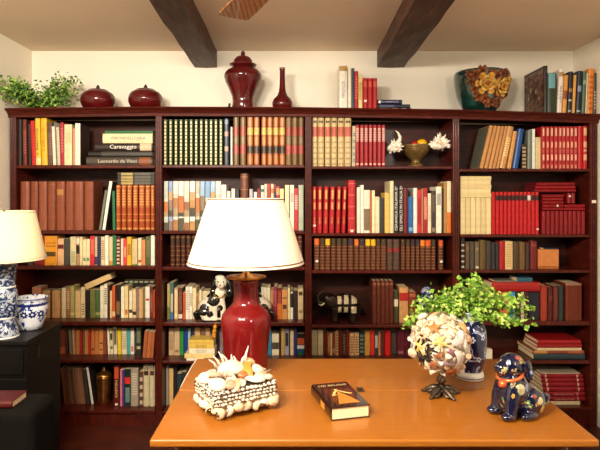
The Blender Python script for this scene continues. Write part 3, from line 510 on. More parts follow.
n = row(4, 2, [(541.6+4.4*i, 545.8+4.4*i, 211, '800c12', {}) for i in range(10)], k='e', d='deep red volume', start=n, group='deep red volumes standing at the second shelf end')
zA = Z(210.6, Y0+.03)
W4 = 'of the piled deep red volumes below the flowered bowl'
pile([(542, 563.2-.4*(i % 2), 210-3.45*(i+1), 210-3.45*i-.2, '800e14', {'edge': '5c0c10', 'd': 'deep red volume', 'st': .68 if i == 1 else None, 'label': f'deep red volume, {["lowest", "second", "middle", "fourth", "topmost"][i]} of the short pile of five beside the red encyclopedias'}) for i in range(5)], zA, W4, Y0+.03, k='e', dep=.14)
pile([(564, 584.6, 210-3.3*(i+1), 210-3.3*i-.2, '8a1016', {'label': f'deep red volume lying {["lower", "upper"][i]} of two beneath a pair of upright red volumes'}) for i in range(2)], zA, W4, Y0+.03, k='e', dep=.14)
zB = Z(203.2, Y0+.03)
row(4, 2, [(567.2, 571, 193.1, '861016', {'st': .62, 'label': 'small upright red volume with white sticker above the lying red pair'}), (571.3, 575.2, 193.1, '861016', {'label': 'small upright deep red volume without sticker above the lying red pair'})], k='e', base=zB)
zC = max(Z(192.6, Y0+.03), 0)
pile([(534+i, 575.4-.5*i, 192.4-3.6*(i+1), 192.4-3.6*i-.2, ['7c1016', '8c1418', '7a0e14'][i], {'edge': '5c0c10', 'label': f'long deep red volume, {["lowest", "middle", "topmost"][i]} of three lying across the very top of the reds'}) for i in range(3)], zC+.0015, W4, Y0+.045, k='e', dep=.16)
# ---- bay 4, third shelf
n = row(4, 3, [(460.6, 464.8, 237.3, '2c2420', {'seg': dots(5, 'b8a890', .05, .9, .35), 'k': 'h'}), (465.4, 469.8, 242, '5c4832', {'seg': [(.7, .85, '7c5840', 0, True)]}), (470.1, 474.5, 242, '4a443a'), (474.9, 479.3, 242, '6a5c40', {'seg': [(.04, .12, 'c8b8a0', 0, True), (.7, .8, '8c7c54', 0, True)]}), (479.7, 485.9, 240, '604a24'), (486.3, 491, 241, '403832'), (491.3, 495.2, 242.5, '2e2c2c'), (495.5, 499.1, 242.5, '2a2a2a'), (499.4, 504.8, 241.3, 'a8161a', {'d': 'bright red hardback'}), (505.2, 512.6, 241.3, 'd8b880', {'k': 'p', 'seg': dots(10, 'b08a54', .1, .95, .35), 'd': 'thick cream printed paperback'}),
    (513.2, 519, 242, '4c3820'), (519.3, 525.2, 242, '60461f', {'seg': [(.0, .98, '6a4e26', 0, True)]}), (525.5, 529.9, 243, '3c2824'), (530.4, 537, 241, '6c1a18', {'seg': [(.8, .9, '8c3830', 0, True)]})], k='h')
# ---- bay 4, fourth shelf
n = row(4, 4, [(462, 468, 292, '3a2420'), (468.5, 475, 291.5, '50241c'), (475.5, 482, 292, '2c2a24'), (482.5, 488, 291.5, '60301c'), (488.5, 494, 292, '38281f'), (494.5, 499.5, 292, '701c18'), (500, 505, 292, 'cc6a38'), (505.3, 508.6, 292, 'd8843c'), (509, 515.2, 291.8, '3a8cb8', {'d': 'bright blue paperback'}), (515.8, 520.6, 292, '2e1e1a'), (521, 524, 292, 'c8b49c'), (524.4, 528, 292, '3a1c18'), (528.6, 539.5, 292.4, '221e2c', {'d': 'thick dark navy hardback', 'k': 'h'})])
zP = pile([(492, 539.6, 282, 291.2, '9c1a18', {'d': 'thick red hardback', 'label': 'thick red hardback lying across the upright books behind the potted plant', 'dep': .2})], Z(291.2, Y0+.03), '', Y0+.02)
pile([(495, 516, 280.5, 281.8, '7c7468', {'label': 'thin grey booklet on the lying red hardback, above the plant', 'k': 'p'})], zP, '', Y0+.03, dep=.12)
pile([(517, 532.5, 277.6, 281.8, '2c5c70', {'label': 'teal paperback on the lying red hardback, above the plant', 'k': 'p'})], zP, '', Y0+.03, dep=.12)
n = row(4, 4, [(540.4, 547.4, 285.3, '8a2c18', {'seg': [(.05, .95, '983420', 0, True)]}), (548, 552.8, 287, '4a1812', {'seg': [(.6, .75, '6c3024', 0, True)]}), (553.2, 558.2, 286, '5c2418', {'seg': [(.1, .95, '6c2c20', 0, True)]}), (558.6, 563.6, 286, '26322e')], k='h', start=n+1)
row(4, 4, [(565.6, 581.6, 283.3, '70301c', {'label': 'very wide brown leather slipcase standing at the end of the fourth shelf', 'seg': [(.03, .95, '64240f', 0, True), (.95, 1, 'a07058')]})], k='h', start=n)
# ---- bay 4, fifth shelf piles
pile([(533.6, 584.6, 352.8, 358.8, '24343a', {'label': 'large slate-blue hardback, lowest of the pile behind the blue dog', 'dep': .24}), (532.6, 584, 349.2, 352.5, '7c3a24', {'lab': [(.02, .28, 'b07c40'), (.68, .98, '9c5434')], 'label': 'brown and tan hardback, second from bottom of pile behind blue dog', 'dep': .24}), (537, 581.5, 346.1, 348.8, 'd0b890', {'label': 'thin cream paperback beneath two red books behind the blue dog', 'k': 'p', 'dep': .2}),
      (537.2, 581.4, 342.2, 346, '8c1418', {'label': 'red hardback, second from top of pile behind the blue dog', 'dep': .2}), (538, 580.5, 338, 342, '981418', {'label': 'red hardback, topmost of the pile behind the blue dog', 'dep': .2})], zs(4, 5), '', Y0+.012)
row(4, 5, [(484.6, 492.4, 349.5, 'd8ccb4', {'label': 'small white book just beside the blue and white vase'}), (470, 477, 340, '30201c'), (477.5, 484, 341, '3a2018')])
rd = [(540.8+.5*i, 583.2-.6*i) for i in range(6)]
rows = [(547, 580, 398.6, 402.2, 'd0bc94', {'label': 'cream paperback, lowest of the pile of red albums', 'k': 'p'})]
for i in range(6):
    t0 = [393.6, 388.4, 383.4, 378.6, 374.2, 370][i]; b0 = [398.3, 393.4, 388.2, 383.2, 378.4, 374][i]
    op = {'label': f'dark red album, {["lowest", "second", "third", "fourth", "fifth", "topmost"][i]} of the six in the pile on the bottom shelf'}
    if i < 2: op.update(t='STORIA DELLA PITTURA', tc='c88a80', tp=(.22, .72), ts=.42, seg=[(.8, .83, 'c08078', 0, True), (.1, .12, '6c0c14', 0, True)])
    else: op.update(seg=[(.09, .13, 'c89a88', 0, True), (.84, .88, 'c89a88', 0, True), (.3, .7, '801420', 0, True)])
    rows.append((544.6-.8*i, 585-.5*i, t0, b0, '7a0c16', op))
rows.append((541.5, 580, 368.6, 369.8, 'a89880', {'label': 'very thin beige booklet topping the pile of red albums', 'k': 'p'}))
pile(rows, zs(4, 6), '', Y0+.05, dep=.21, group='pile of red albums on the bottom shelf')
# ---- on top of the bookcase
def toprow(rows, Y, **com):
    for e in rows:
        x0, x1, yt, col, lb = e[:5]; op = dict(com); op.update(e[5] if len(e) > 5 else {})
        YY = op.pop('Y', Y); z0 = max(ztop(min(x0, 598)), ztop(min(x1, 598)))+.001
        h = Z(yt, YY)-z0; wd = (x1-x0)*YY/F-.0006; dx = op.pop('dx', 0); lean = math.atan2(dx*YY/F, h)
        if lean: h = h/math.cos(lean)-wd*abs(math.sin(lean)); wd *= math.cos(lean)
        k = op.pop('k', 'h'); dep = op.pop('dep', min(.2, h*.7, YB-YY-.01))
        book(X((x0+x1)/2, YY), YY, z0, wd, h, dep, col, k, label=lb, group='books on top of the bookcase', lean=lean, **op)
toprow([(339.3, 347.4, 64.3, 'f0ead8', 'tall white Firenze book on top of the bookcase', {'t': 'FIRENZE', 'tc': '8a86a8', 'tp': (.26, .62), 'ts': .5, 'lab': [(.85, .96, 'b08a48')]}), (348, 351.4, 67.8, 'ede6d0', 'slim cream book beside the tall white Firenze book'), (351.7, 354.4, 68.2, '2c4050', 'slim slate-blue book between cream and red books atop the bookcase', {'k': 'p'}), (354.6, 358.2, 71.2, 'b4222a', 'tall slim red book beside the slate-blue book atop the bookcase', {'seg': pr('d86858', .3, .9)}), (358.5, 362.4, 75.3, 'e8cf8c', 'pale yellow book before the three matching reds atop the bookcase', {'k': 'p', 'seg': T_('c8a050', .3, .8)}),
        (363, 367.6, 78.3, 'b01e22', 'first of three matching reds atop the bookcase, with white sticker', {'st': .26, 'seg': [(.72, .9, 'd05848', 0, True)]}), (367.9, 372.4, 78.3, 'b01e22', 'middle one of three matching red volumes atop the bookcase', {'seg': [(.72, .9, 'd05848', 0, True)]}), (372.7, 377.2, 78.3, 'b01e22', 'last of three matching reds atop the bookcase, by the navy pile', {'seg': [(.72, .9, 'd05848', 0, True)]})], Y0+.06)
zt = ztop(377)+.001
pile([(378, 411.6, 107, 109.4, '2a2c30', {'lab': [(.05, .3, 'a8987c'), (.42, .6, 'b8a890'), (.7, .84, 'c0b09c')], 'label': 'thin dark patterned book, lowest of the navy pile atop the bookcase'}), (377.8, 410, 103, 106.7, '1c2238', {'label': 'wide navy book, middle of the flat pile atop the bookcase', 'seg': [(.05, .5, '505468', .0002, True)]}), (377.6, 402, 98.2, 102.8, '1c2040', {'t': 'FLORENCE', 'tc': 'b4b0c8', 'tp': (.12, .84), 'ts': .5, 'st': .03, 'label': 'short navy book lettered in white, topmost of pile atop bookcase'})], zt, '', Y0+.05, dep=.15, group='navy pile on top of the bookcase')
big = book(X(545, Y0-.01), Y0-.01, ztop(540)+.001, .022, Z(65.8, Y0-.01)-ztop(540)-.001, .285, '241d18', 'h', label='large dark picture book with a painted cover, atop the bookcase', group='books on top of the bookcase')
big.location.x = X(545, Y0)
# the painted scene on its cover (generic interior with pale heads), on the side that faces the room
bm_ = B(); bm_.box(-.0128, -.0112, .01, .278, .012, .275)
M_PIC = ramp_mat([(.3, '2a1a12'), (.42, '5c2c20'), (.52, '8c5c40'), (.6, '3c4a30'), (.7, 'a07c5c')], .35, (4, 6, 9), 3.4, 3, interp='CONSTANT')
bm_.obj('cover_picture', M_PIC, big)
for yy_, zz_, r_ in ((.2, .17, .018), (.24, .12, .014), (.12, .15, .016), (.07, .1, .012)):
    B().ell((-.0124, yy_*.9, zz_), (.001, r_, r_*1.1), u=12, v=6).obj('cover_picture', mat('b49a80', .5), big)
toprow([(547.4, 556, 73, '3a4c34', 'thick book with sky-blue and dark green spine beside the picture book', {'seg': [(.62, .99, '6ca8b0', 0, True), (.0, .6, '2c3a24', 0, True)], 'dep': .25, 'Y': Y0+.0}), (556.6, 561.6, 69.5, 'ece0d2', 'tall white leaning book with dark lettering, atop the bookcase end', {'dx': 2.6, 't': 'LOTTO', 'tc': '50505c', 'tp': (.25, .62), 'ts': .55, 'lab': [(.84, .94, 'b08a54')]}), (562.2, 566.3, 75.2, 'd8963a', 'ochre book with brown band, beside white leaning book atop the bookcase', {'dx': 2.2, 'lab': [(.38, .6, '8a4420')]}),
        (567.2, 571.2, 71.6, '171d30', 'dark navy book with white spots between two ochre books, atop bookcase', {'dx': 2.0, 'seg': [(.3, .34, 'c0ccd4', 0, True), (.52, .6, 'a87c44', 0, True), (.05, .09, 'a0b0bc', 0, True)]}), (572, 574.8, 75, 'd8a04a', 'slim ochre book between two navy books atop the bookcase', {'dx': 1.9}), (575.8, 580.6, 71, '1a2036', 'navy book with pale label beside the green book, atop the bookcase', {'dx': 1.9, 'seg': [(.52, .66, '8490b0', 0, True), (.05, .09, 'a0b0bc', 0, True)]}), (581.4, 585, 71.5, '4c6a48', 'green book beside the orange book at the bookcase end', {'dx': 1.8, 'seg': [(.7, .8, '90a888', 0, True)]}),
        (585.3, 586.4, 73, 'e8e0d0', 'very slim white booklet squeezed beside the orange book', {'dx': 1.6, 'k': 'p'}), (586.8, 592.6, 68.6, 'dc8628', 'bright orange book at the bookcase end by the wall', {'dx': 1.8, 'seg': pr('b8601c', .1, .9, 7)}), (593.2, 596, 73, '40362c', 'dark brown book with white print, last before the wall', {'dx': .6, 'seg': pr('a89c88', .15, .6, 6), 'Y': Y0+.02})], Y0+.012)
# ------------------------------------------------------------------ table
M_TAB = ramp_mat([(.2, '965616'), (.45, 'a4631d'), (.62, '9e5d19'), (.85, 'b0722a')], .34, (1.2, 16, 16), 3.5, 6, coat=.2, dist=.6, bump=.02)
TX0, TX1, TY0, TY1, TZ = -.405, .864, 1.526, 2.287, .75
tb = thing('table', 'honey-coloured wooden table with a centre seam standing before the bookcase', 'table', ((TX0+TX1)/2, (TY0+TY1)/2, 0))
TL = Matrix.Translation(-tb.location)
def tpart(name, b, m): bmesh.ops.transform(b.bm, matrix=TL, verts=b.bm.verts); return b.obj(name, m, tb)
YS = 1.918
tpart('table_leaf', B().bev(TX0, TX1, TY0, YS-.0006, TZ-.022, TZ, .006, 3), M_TAB)
tpart('table_leaf', B().bev(TX0, TX1, YS+.0006, TY1, TZ-.022, TZ, .004, 3), M_TAB)
M_TABD = ramp_mat([(.2, '7a3c12'), (.8, '9a5520')], .35, (3, 3, 9), 4, 4, coat=.2)
for y in (TY0+.06, TY1-.08): tpart('apron', B().bev(TX0+.1, TX1-.1, y, y+.022, TZ-.11, TZ-.0225, .002, 1), M_TABD)
for x in (TX0+.09, TX1-.112): tpart('apron', B().bev(x, x+.022, TY0+.0825, TY1-.0805, TZ-.11, TZ-.0225, .002, 1), M_TABD)
for x in (TX0+.085, TX1-.085):
    for y in (TY0+.075, TY1-.075):
        b = B(); b.lathe([(.018, 0), (.022, .02), (.019, .05), (.028, .3), (.032, .5), (.024, .58), (.03, .6), (.03, TZ-.0225)], 20, (x, y, 0)); tpart('leg', b, M_TABD)
lt = P(360.5, 390.5, .69*F/195.5)
b = B(); b.bev(lt.x-.013, lt.x+.013, YS-.022, YS+.022, TZ, TZ+.0022, .001, 1); b.lathe([(.004, 0), (.004, .004), (.002, .005)], 12, (lt.x, YS, TZ+.002))
tpart('latch', b, mat('5a4630', .4, metal=.7))

# ------------------------------------------------------------------ red table lamp
OX = ramp_mat([(.3, '60070a'), (.55, '700a0e'), (.8, '7c1010')], .5, nscale=9, detail=4, coat=.8, spec=.1)
M_OXD = ramp_mat([(.3, '46080a'), (.6, '580c0e'), (.85, '6a1414')], .5, nscale=14, detail=4, coat=.8, spec=.1)
M_SHADE = mat('f0e4cc', .85, var=.01, scale=60, spec=.1)
M_SHADE2 = mat('ecdcb4', .85, var=.01, scale=60, spec=.1)
M_BRASS = mat('b07a3a', .3, metal=.9)
LX, LY = X(246, 2.1), 2.1
lamp = thing('table_lamp', 'table lamp with a glossy oxblood vase base and large cream shade', 'lamp', (LX, LY, TZ+.0006))
u = 2.1/F
vp = [(18, 0), (21.5, 1), (22, 5), (21.6, 12), (22, 22), (23.3, 36), (24.6, 47), (24.8, 54), (23.6, 59), (20, 63.5), (15.5, 67), (12.8, 71), (12, 77), (11.8, 86), (12.2, 91), (13.5, 94)]
B().lathe([(r*u, z*u) for r, z in vp], 48).obj('vase_base', OX, lamp)
z9 = 94*u
B().lathe([(.03, z9), (.055, z9+.001), (.078, z9+.006), (.079, z9+.010), (.05, z9+.013), (.02, z9+.020), (.012, z9+.028)], 40).obj('brass_cap', M_BRASS, lamp)
ZS0, ZS1 = Z(263, 2.1)-TZ, Z(198.5, 2.1)-TZ
b = B(); b.tube([(0, 0, z9+.02), (0, 0, ZS1+.005)], .005, 10)
for a in (0, 2*PI/3, 4*PI/3): b.tube([(0, 0, ZS1-.01), (.143*math.cos(a), .143*math.sin(a), ZS1-.004)], .0018, 6)
b.lathe([(.012, z9+.06), (.014, z9+.065), (.014, z9+.11), (.01, z9+.115)], 16)
b.obj('stem', M_BRASS, lamp)
def shade(parent, r0, r1, z0, z1, ms, mt):
    B().lathe([(r0, z0), (r1, z1), (r1-.0025, z1), (r0-.0025, z0), (r0, z0)], 72, caps=False).obj('lamp_shade', ms, parent)
    s = (r1-r0)/(z1-z0)
    f = lambda z, e: r0+(z-z0)*s+e
    B().lathe([(f(z0+.008, .0008), z0+.008), (f(z0+.012, .0008), z0+.012)], 72, caps=False).obj('shade_trim', mt, parent)
    B().lathe([(f(z1-.006, .0008), z1-.006), (f(z1-.002, .0008), z1-.002)], 72, caps=False).obj('shade_trim', mt, parent)
M_TRIM = mat('6c4024', .6)
shade(lamp, 58.3*u, 37.4*u, ZS0, ZS1, M_SHADE, M_TRIM)
# the lamp's pale flex running over the table's side edge
b = B(); b.tube([(LX-.02, LY+.1, TZ+.0028), (LX-.04, 2.28, TZ+.0028), (LX-.05, 2.2905, TZ-.003), (LX-.07, 2.2905, TZ-.012), (TX0+.03, 2.2905, TZ-.012), (TX0-.0035, 2.289, TZ-.006), (TX0-.0035, 2.2, TZ-.003), (TX0-.0035, 2.06, TZ-.005), (TX0-.0035, 1.97, TZ-.012), (TX0-.004, 1.96, TZ-.04), (TX0-.006, 1.99, TZ-.2), (TX0-.01, 2.1, .3), (TX0-.02, 2.35, .004)], .0024, 8)
b.obj('lamp_cord', mat('e4d4c4', .5), label='pale lamp cord running along the table side edge', cat='cord')

# ------------------------------------------------------------------ black cabinet with blue and white lamp and bowl
CZ = .80; CY0, CY1, CX1 = 2.376, 2.74, -1.163; CX0 = XL+.012
M_BLK = mat('0c0908', .45, var=.2, spec=.2)
cab = thing('cabinet', 'black lacquered cabinet by the wall carrying a blue and white lamp', 'cabinet', ((CX0+CX1)/2, (CY0+CY1)/2, 0))
CM = Matrix.Translation(-cab.location)
def kpart(name, b, m=M_BLK, par=cab): bmesh.ops.transform(b.bm, matrix=CM, verts=b.bm.verts); return b.obj(name, m, par)
kpart('body', B().bev(CX0+.01, CX1-.012, CY0+.012, CY1, .06, CZ-.022, .003, 1))
kpart('top', B().bev(CX0, CX1, CY0, CY1, CZ-.0215, CZ, .004, 2))
for i in range(2):
    d_ = kpart('door', B().bev(CX0+.02+i*.285, CX0+.3+i*.285, CY0+.002, CY0+.0115, .09, CZ-.17, .002, 1))
    kpart('knob', B().ell((CX0+.285+i*.03, CY0-.005, .45), .009), M_BRASS, d_)
dr = kpart('drawer', B().bev(CX0+.02, CX1-.022, CY0+.002, CY0+.0115, CZ-.15, CZ-.04, .002, 1))
kpart('knob', B().ell(((CX0+CX1)/2, CY0-.006, CZ-.095), .01), M_BRASS, dr)
for x in (CX0+.03, CX1-.04):
    for y in (CY0+.04, CY1-.03): kpart('foot', B().bev(x-.02, x+.02, y-.02, y+.02, 0, .0595, .003, 1))
kpart('side_escutcheon', B().bev(CX1-.012, CX1-.008, 2.49, 2.508, .69, .745, .002, 1), mat('3a2c20', .4, metal=.6))
M_BW = ramp_mat([(.0, '1c2a66'), (.44, '27397e'), (.5, 'd5d8de'), (1, 'e0e0dc')], .12, nscale=34, detail=3.5, coat=.6, dist=1.6)
M_BWK = ramp_mat([(.0, '141a30'), (.5, '26365c'), (.56, 'aeb6c0'), (1, 'd0d2ce')], .14, nscale=30, detail=3.5, coat=.6, dist=2.2)
M_WP = mat('e6e4dc', .12, var=.03, coat=.6)
M_NAVYG = mat('1c2a6a', .12, var=.2, coat=.8)
l1 = Vector((X(4, 2.45), 2.45, CZ)); u1 = 2.45/F
lamp2 = thing('table_lamp', 'table lamp with a blue and white porcelain base on the black cabinet', 'lamp', l1)
vp = [(11, 0), (13.6, .5), (13.9, 3), (12.6, 8), (10.4, 14), (9.6, 18.5), (9.9, 20), (11.6, 21.5), (12.6, 30), (12.9, 38), (12.2, 46), (10.4, 49), (9.8, 51), (10.6, 58), (11.2, 64), (11.9, 70), (12.3, 73), (6, 74)]
B().lathe([(r*u1, z*u1) for r, z in vp], 40).obj('vase_base', M_BWK, lamp2)
for z, r in ((.8, 14), (19.5, 10.1), (50, 10.6)): B().lathe([(r*u1, (z-.9)*u1), ((r+.35)*u1, z*u1), (r*u1, (z+.9)*u1)], 40).obj('porcelain_band', M_WP, lamp2)
b = B(); b.tube([(0, 0, 73*u1), (0, 0, Z(210, 2.45)-CZ)], .005, 8); b.lathe([(.03, 73.5*u1), (.012, 75*u1)], 20); b.obj('stem', M_BRASS, lamp2)
shade(lamp2, 39.5*u1, 28.6*u1, Z(259.3, 2.45)-CZ, Z(211, 2.45)-CZ, M_SHADE2, mat('d8c8a0', .7))
bw = Vector((X(31, 2.6), 2.6, CZ)); u2 = 2.6/F
bowl = thing('porcelain_bowl', 'round blue and white porcelain planter on the black cabinet', 'bowl', bw)
vp = [(8.5, 0), (10.5, .6), (12, 6), (15, 14), (16, 20), (15.8, 25), (15, 28), (16.6, 30), (16.8, 31.2), (15.6, 31.4), (14, 28), (14.8, 22), (13, 10), (6, 3)]
B().lathe([(r*u2, z*u2) for r, z in vp], 44).obj('bowl_body', ramp_mat([(.0, '182a6a'), (.39, '23367c'), (.44, 'd8dce4'), (1, 'ececea')], .12, nscale=26, detail=3, coat=.6, dist=1.8), bowl)
B().lathe([(15.9*u2, 24*u2), (16.05*u2, 25*u2), (15.7*u2, 26.6*u2)], 44, caps=False).obj('painted_band', M_NAVYG, bowl)
B().lathe([(16.85*u2, 30.4*u2), (16.95*u2, 31*u2), (16.4*u2, 31.5*u2)], 44, caps=False).obj('painted_rim', M_NAVYG, bowl)
def bloom(parent, c, nrm, r, m, mc, n=7):
    """a painted flower lying on the surface: petals round an eye"""
    q = nrm.to_track_quat('Z', 'Y').to_matrix().to_4x4(); b = B()
    for k in range(n):
        a = 2*PI*k/n
        b.ell((math.cos(a)*r*.62, math.sin(a)*r*.62, 0), (r*.42, r*.3, .0012), M=Matrix.Translation(c) @ q, u=10, v=6, rot=(0, 0, a))
    b.mi = 1; b.ell((0, 0, .0006), (r*.32, r*.32, .0012), M=Matrix.Translation(c) @ q, u=10, v=6)
    b.obj('painted_flower', [m, mc], parent)
for a_ in (-150, -118, -88, -60, -30):
    a = math.radians(a_); n_ = Vector((math.cos(a), math.sin(a), -.25)).normalized()
    bloom(bowl, Vector((math.cos(a)*15.55*u2, math.sin(a)*15.55*u2, 16.5*u2)), n_, .018, M_NAVYG, M_WP)

# ------------------------------------------------------------------ padded stool in the lower corner with a red book
st = thing('upholstered_stool', 'black padded stool in front of the black cabinet, mostly in shade', 'stool', (-1.23, 2.05, 0))
M_PAD = mat('0f0d0b', .9, var=.15, spec=.1)
B().bev(-.29, .292, -.1, .1, .12, .66, .03, 4).obj('padded_body', M_PAD, st)
for x in (-.22, .22):
    for y in (-.06, .06): B().lathe([(.014, 0), (.02, .121)], 12, (x, y, 0)).obj('foot', mat('b08a5c', .4) if x > 0 else M_BLK, st)
book(-1.215, 1.98, .6605, .026, .19, .11, '480a08', 'h', label='dark red book lying on the black padded stool', flat=True, group='')
# ------------------------------------------------------------------ oxblood pots on top of the bookcase
def squat(px, label):
    Y = 3.47; u = Y/F; zt = ztop(px)+.001
    o = thing('lidded_jar', label, 'jar', (X(px, Y), Y, zt), group='squat oxblood jars')
    B().lathe([(r*u, z*u) for r, z in [(11, 0), (12.5, .4), (15.2, 4), (16.8, 8), (17, 11), (16.2, 14.6), (14, 17.6), (10.2, 19.8)]], 44).obj('jar_body', M_OXD, o)
    b = B(); b.lathe([(r*u, z*u) for r, z in [(10.3, 19.8), (8.6, 20.8), (5, 21.6), (1.8, 22)]], 36); b.obj('lid', M_OXD, o)
    B().lathe([(r*u, z*u) for r, z in [(1.6, 21.8), (2, 22.8), (1.6, 24.2), (.4, 26)]], 16).obj('knob', mat('2c0c0c', .25, coat=.6), o)
squat(98, 'squat oxblood lidded jar beside the bushy green plant on the bookcase'); squat(145.6, 'squat oxblood lidded jar nearer the ceiling beam on the bookcase')
Y = 3.47; u = Y/F
o = thing('ginger_jar', 'tall oxblood ginger jar with domed lid on top of the bookcase', 'jar', (X(243, Y), Y, ztop(243)+.001))
B().lathe([(r*u, z*u) for r, z in [(11, 0), (11.4, 1), (10.4, 8), (10.9, 14), (13.8, 21), (17.2, 28), (18.9, 33), (18.6, 36), (16.2, 39.5), (12.4, 41.6), (10.5, 42.6), (10.2, 44)]], 44).obj('jar_body', M_OXD, o)
b = B(); b.lathe([(r*u, z*u) for r, z in [(9, 43.5), (13.2, 44.6), (13.7, 45.8), (10.5, 47), (9.6, 48), (9.2, 50), (7, 53), (3.5, 54.6), (1.6, 55)]], 44); b.obj('lid', M_OXD, o)
B().lathe([(r*u, z*u) for r, z in [(1.5, 54.8), (2.3, 56.4), (2, 58), (.4, 60)]], 16).obj('knob', M_OXD, o)
o = thing('bottle_vase', 'slender long-necked oxblood bottle vase on top of the bookcase', 'vase', (X(282.4, Y), Y, ztop(282)+.001))
B().lathe([(r*u, z*u) for r, z in [(7.5, 0), (8.4, .7), (10.1, 5), (10.2, 8), (8.8, 11.5), (5.2, 15), (3.6, 19), (2.9, 25), (2.6, 34), (2.7, 41.5), (2.9, 42.6), (2.2, 42.8)]], 36).obj('vase_body', M_OXD, o)
B().lathe([(2.95*u, 41.2*u), (3.05*u, 42*u), (2.9*u, 42.9*u)], 24, caps=False).obj('mouth_rim', mat('8a5a48', .15, coat=.8), o)
Y = 3.50
b = B(); zq = ztop(230)+.001
b.ell((0, 0, .018), (.013, .012, .018)); b.ell((.002, 0, .042), (.009, .009, .012)); b.ell((-.006, 0, .008), (.011, .012, .008))
o = link('ornament', remeshed(b, .003, 2), mat('15110f', .25, coat=.5), None, (X(229.2, Y), Y, zq)); tag(o, 'tiny black ornament tucked beside the ginger jar on the bookcase', 'ornament')

# ------------------------------------------------------------------ glazed bowl with applied flowers
Y = 3.50; u = Y/F
fb = thing('ceramic_bowl', 'teal glazed bowl encrusted with yellow-brown ceramic flowers on the bookcase', 'bowl', (X(480, Y), Y, ztop(452)+.001))
M_TEAL = ramp_mat([(.3, '0c2420'), (.55, '163a34'), (.8, '285a4e')], .15, nscale=16, detail=4, coat=.9)
prof_ = [(13, 0), (14, .4), (18.5, 7), (22.5, 16), (24.8, 27), (25.6, 36), (25.3, 39.5), (24.2, 41), (23.6, 40.2), (24, 36), (22.6, 24), (18, 10), (9, 3)]
B().lathe([(r*u, z*u) for r, z in prof_], 48).obj('bowl_body', M_TEAL, fb)
def brad(z): return interp(z, [(0, 13.6), (7, 18.5), (16, 22.5), (27, 24.8), (36, 25.6), (41, 24.6)])
def rose(ang, z, r, cols, out=0):
    a = math.radians(ang); d = Vector((math.cos(a), math.sin(a), -.18)).normalized()
    c = Vector((math.cos(a)*(brad(z)+out)*u, math.sin(a)*(brad(z)+out)*u, z*u)); M = Matrix.Translation(c) @ d.to_track_quat('Z', 'Y').to_matrix().to_4x4()
    b = B(); r *= u
    for ring, (n, rr, tilt, zz) in enumerate([(6, .78, .45, .06), (5, .5, .8, .2), (4, .24, 1.15, .34)]):
        b.mi = 0 if ring != 1 else 1
        for k in range(n):
            q = 2*PI*k/n+ring*.5
            b.ell((math.cos(q)*r*rr, math.sin(q)*r*rr, r*zz), (r*.36, r*.34, r*.11), M=M, u=10, v=6, rot=Euler((0, -tilt, q)))
    b.mi = 2; b.ell((0, 0, r*.35), (r*.17, r*.17, r*.2), M=M, u=8, v=6)
    b.obj('applied_flower', [mat(h, .22, coat=.7, var=.35, scale=60) for h in cols], fb)
YEL = ('cc9438', 'e2b458', '9c4a1e'); RUS = ('7c3c1a', '9c5c2a', '4c1c10'); BRN = ('6c3418', '8a5024', '3c180c')
for a in [(-95, 25.5, 10.4, YEL), (-58, 23, 9.4, YEL), (-30, 31, 5.6, YEL, 1), (-112, 14, 5.2, RUS), (-94, 12, 5.4, RUS), (-73, 33, 6, BRN), (-118, 34, 5.4, BRN), (-104, 37.5, 5.4, RUS), (-44, 37, 4.6, BRN), (-128, 28, 4.2, BRN), (-70, 14, 4.6, BRN), (-52, 13, 4.2, RUS), (-76, 8, 3.6, BRN), (-36, 22, 4.4, RUS, 1), (-60, 7, 3.6, RUS), (-20, 26, 4, BRN, .6), (-8, 33, 4.4, RUS, .5), (-84, 18.5, 3.2, YEL), (-66, 17, 4.4, RUS), (-44, 16, 4.2, BRN), (-120, 21, 4.6, RUS), (-84, 34, 4.6, RUS), (-58, 35.5, 5, BRN), (-22, 18, 4, BRN, .5), (-88, 6.5, 3.4, RUS), (-47, 7, 3.4, BRN), (-132, 35, 4, BRN), (-110, 28, 4.4, RUS), (-14, 38, 4.2, RUS, .4), (-74, 23, 4, RUS)]: rose(*a)
for ang, z, l in ((-84, 15, 4.5), (-74, 36.5, 4), (-64, 32.5, 3.6), (-108, 20, 3.5), (-48, 30, 3.4), (-96, 36, 3)):
    a = math.radians(ang); d = Vector((math.cos(a), math.sin(a), 0)); c = d*(brad(z)+.7)*u+Vector((0, 0, z*u)); M = Matrix.Translation(c) @ d.to_track_quat('Z', 'Y').to_matrix().to_4x4()
    B().ell((0, 0, 0), (l*u*.55, l*u, .6*u), M=M, u=10, v=6, rot=(0, 0, ang*.07)).obj('applied_leaf', mat('2c6c64', .2, coat=.7, var=.3), fb)
b = B()
for k in range(7):
    a0 = math.radians(-112+k*13); z0 = 6+k*1.2
    b.tube([Vector((math.cos(a0+t*.09)*(brad(z0+t*3)+.8)*u, math.sin(a0+t*.09)*(brad(z0+t*3)+.8)*u, (z0+t*3)*u)) for t in range(6)], .6*u, 6)
b.obj('applied_twig', mat('5a2a16', .25, coat=.6), fb)

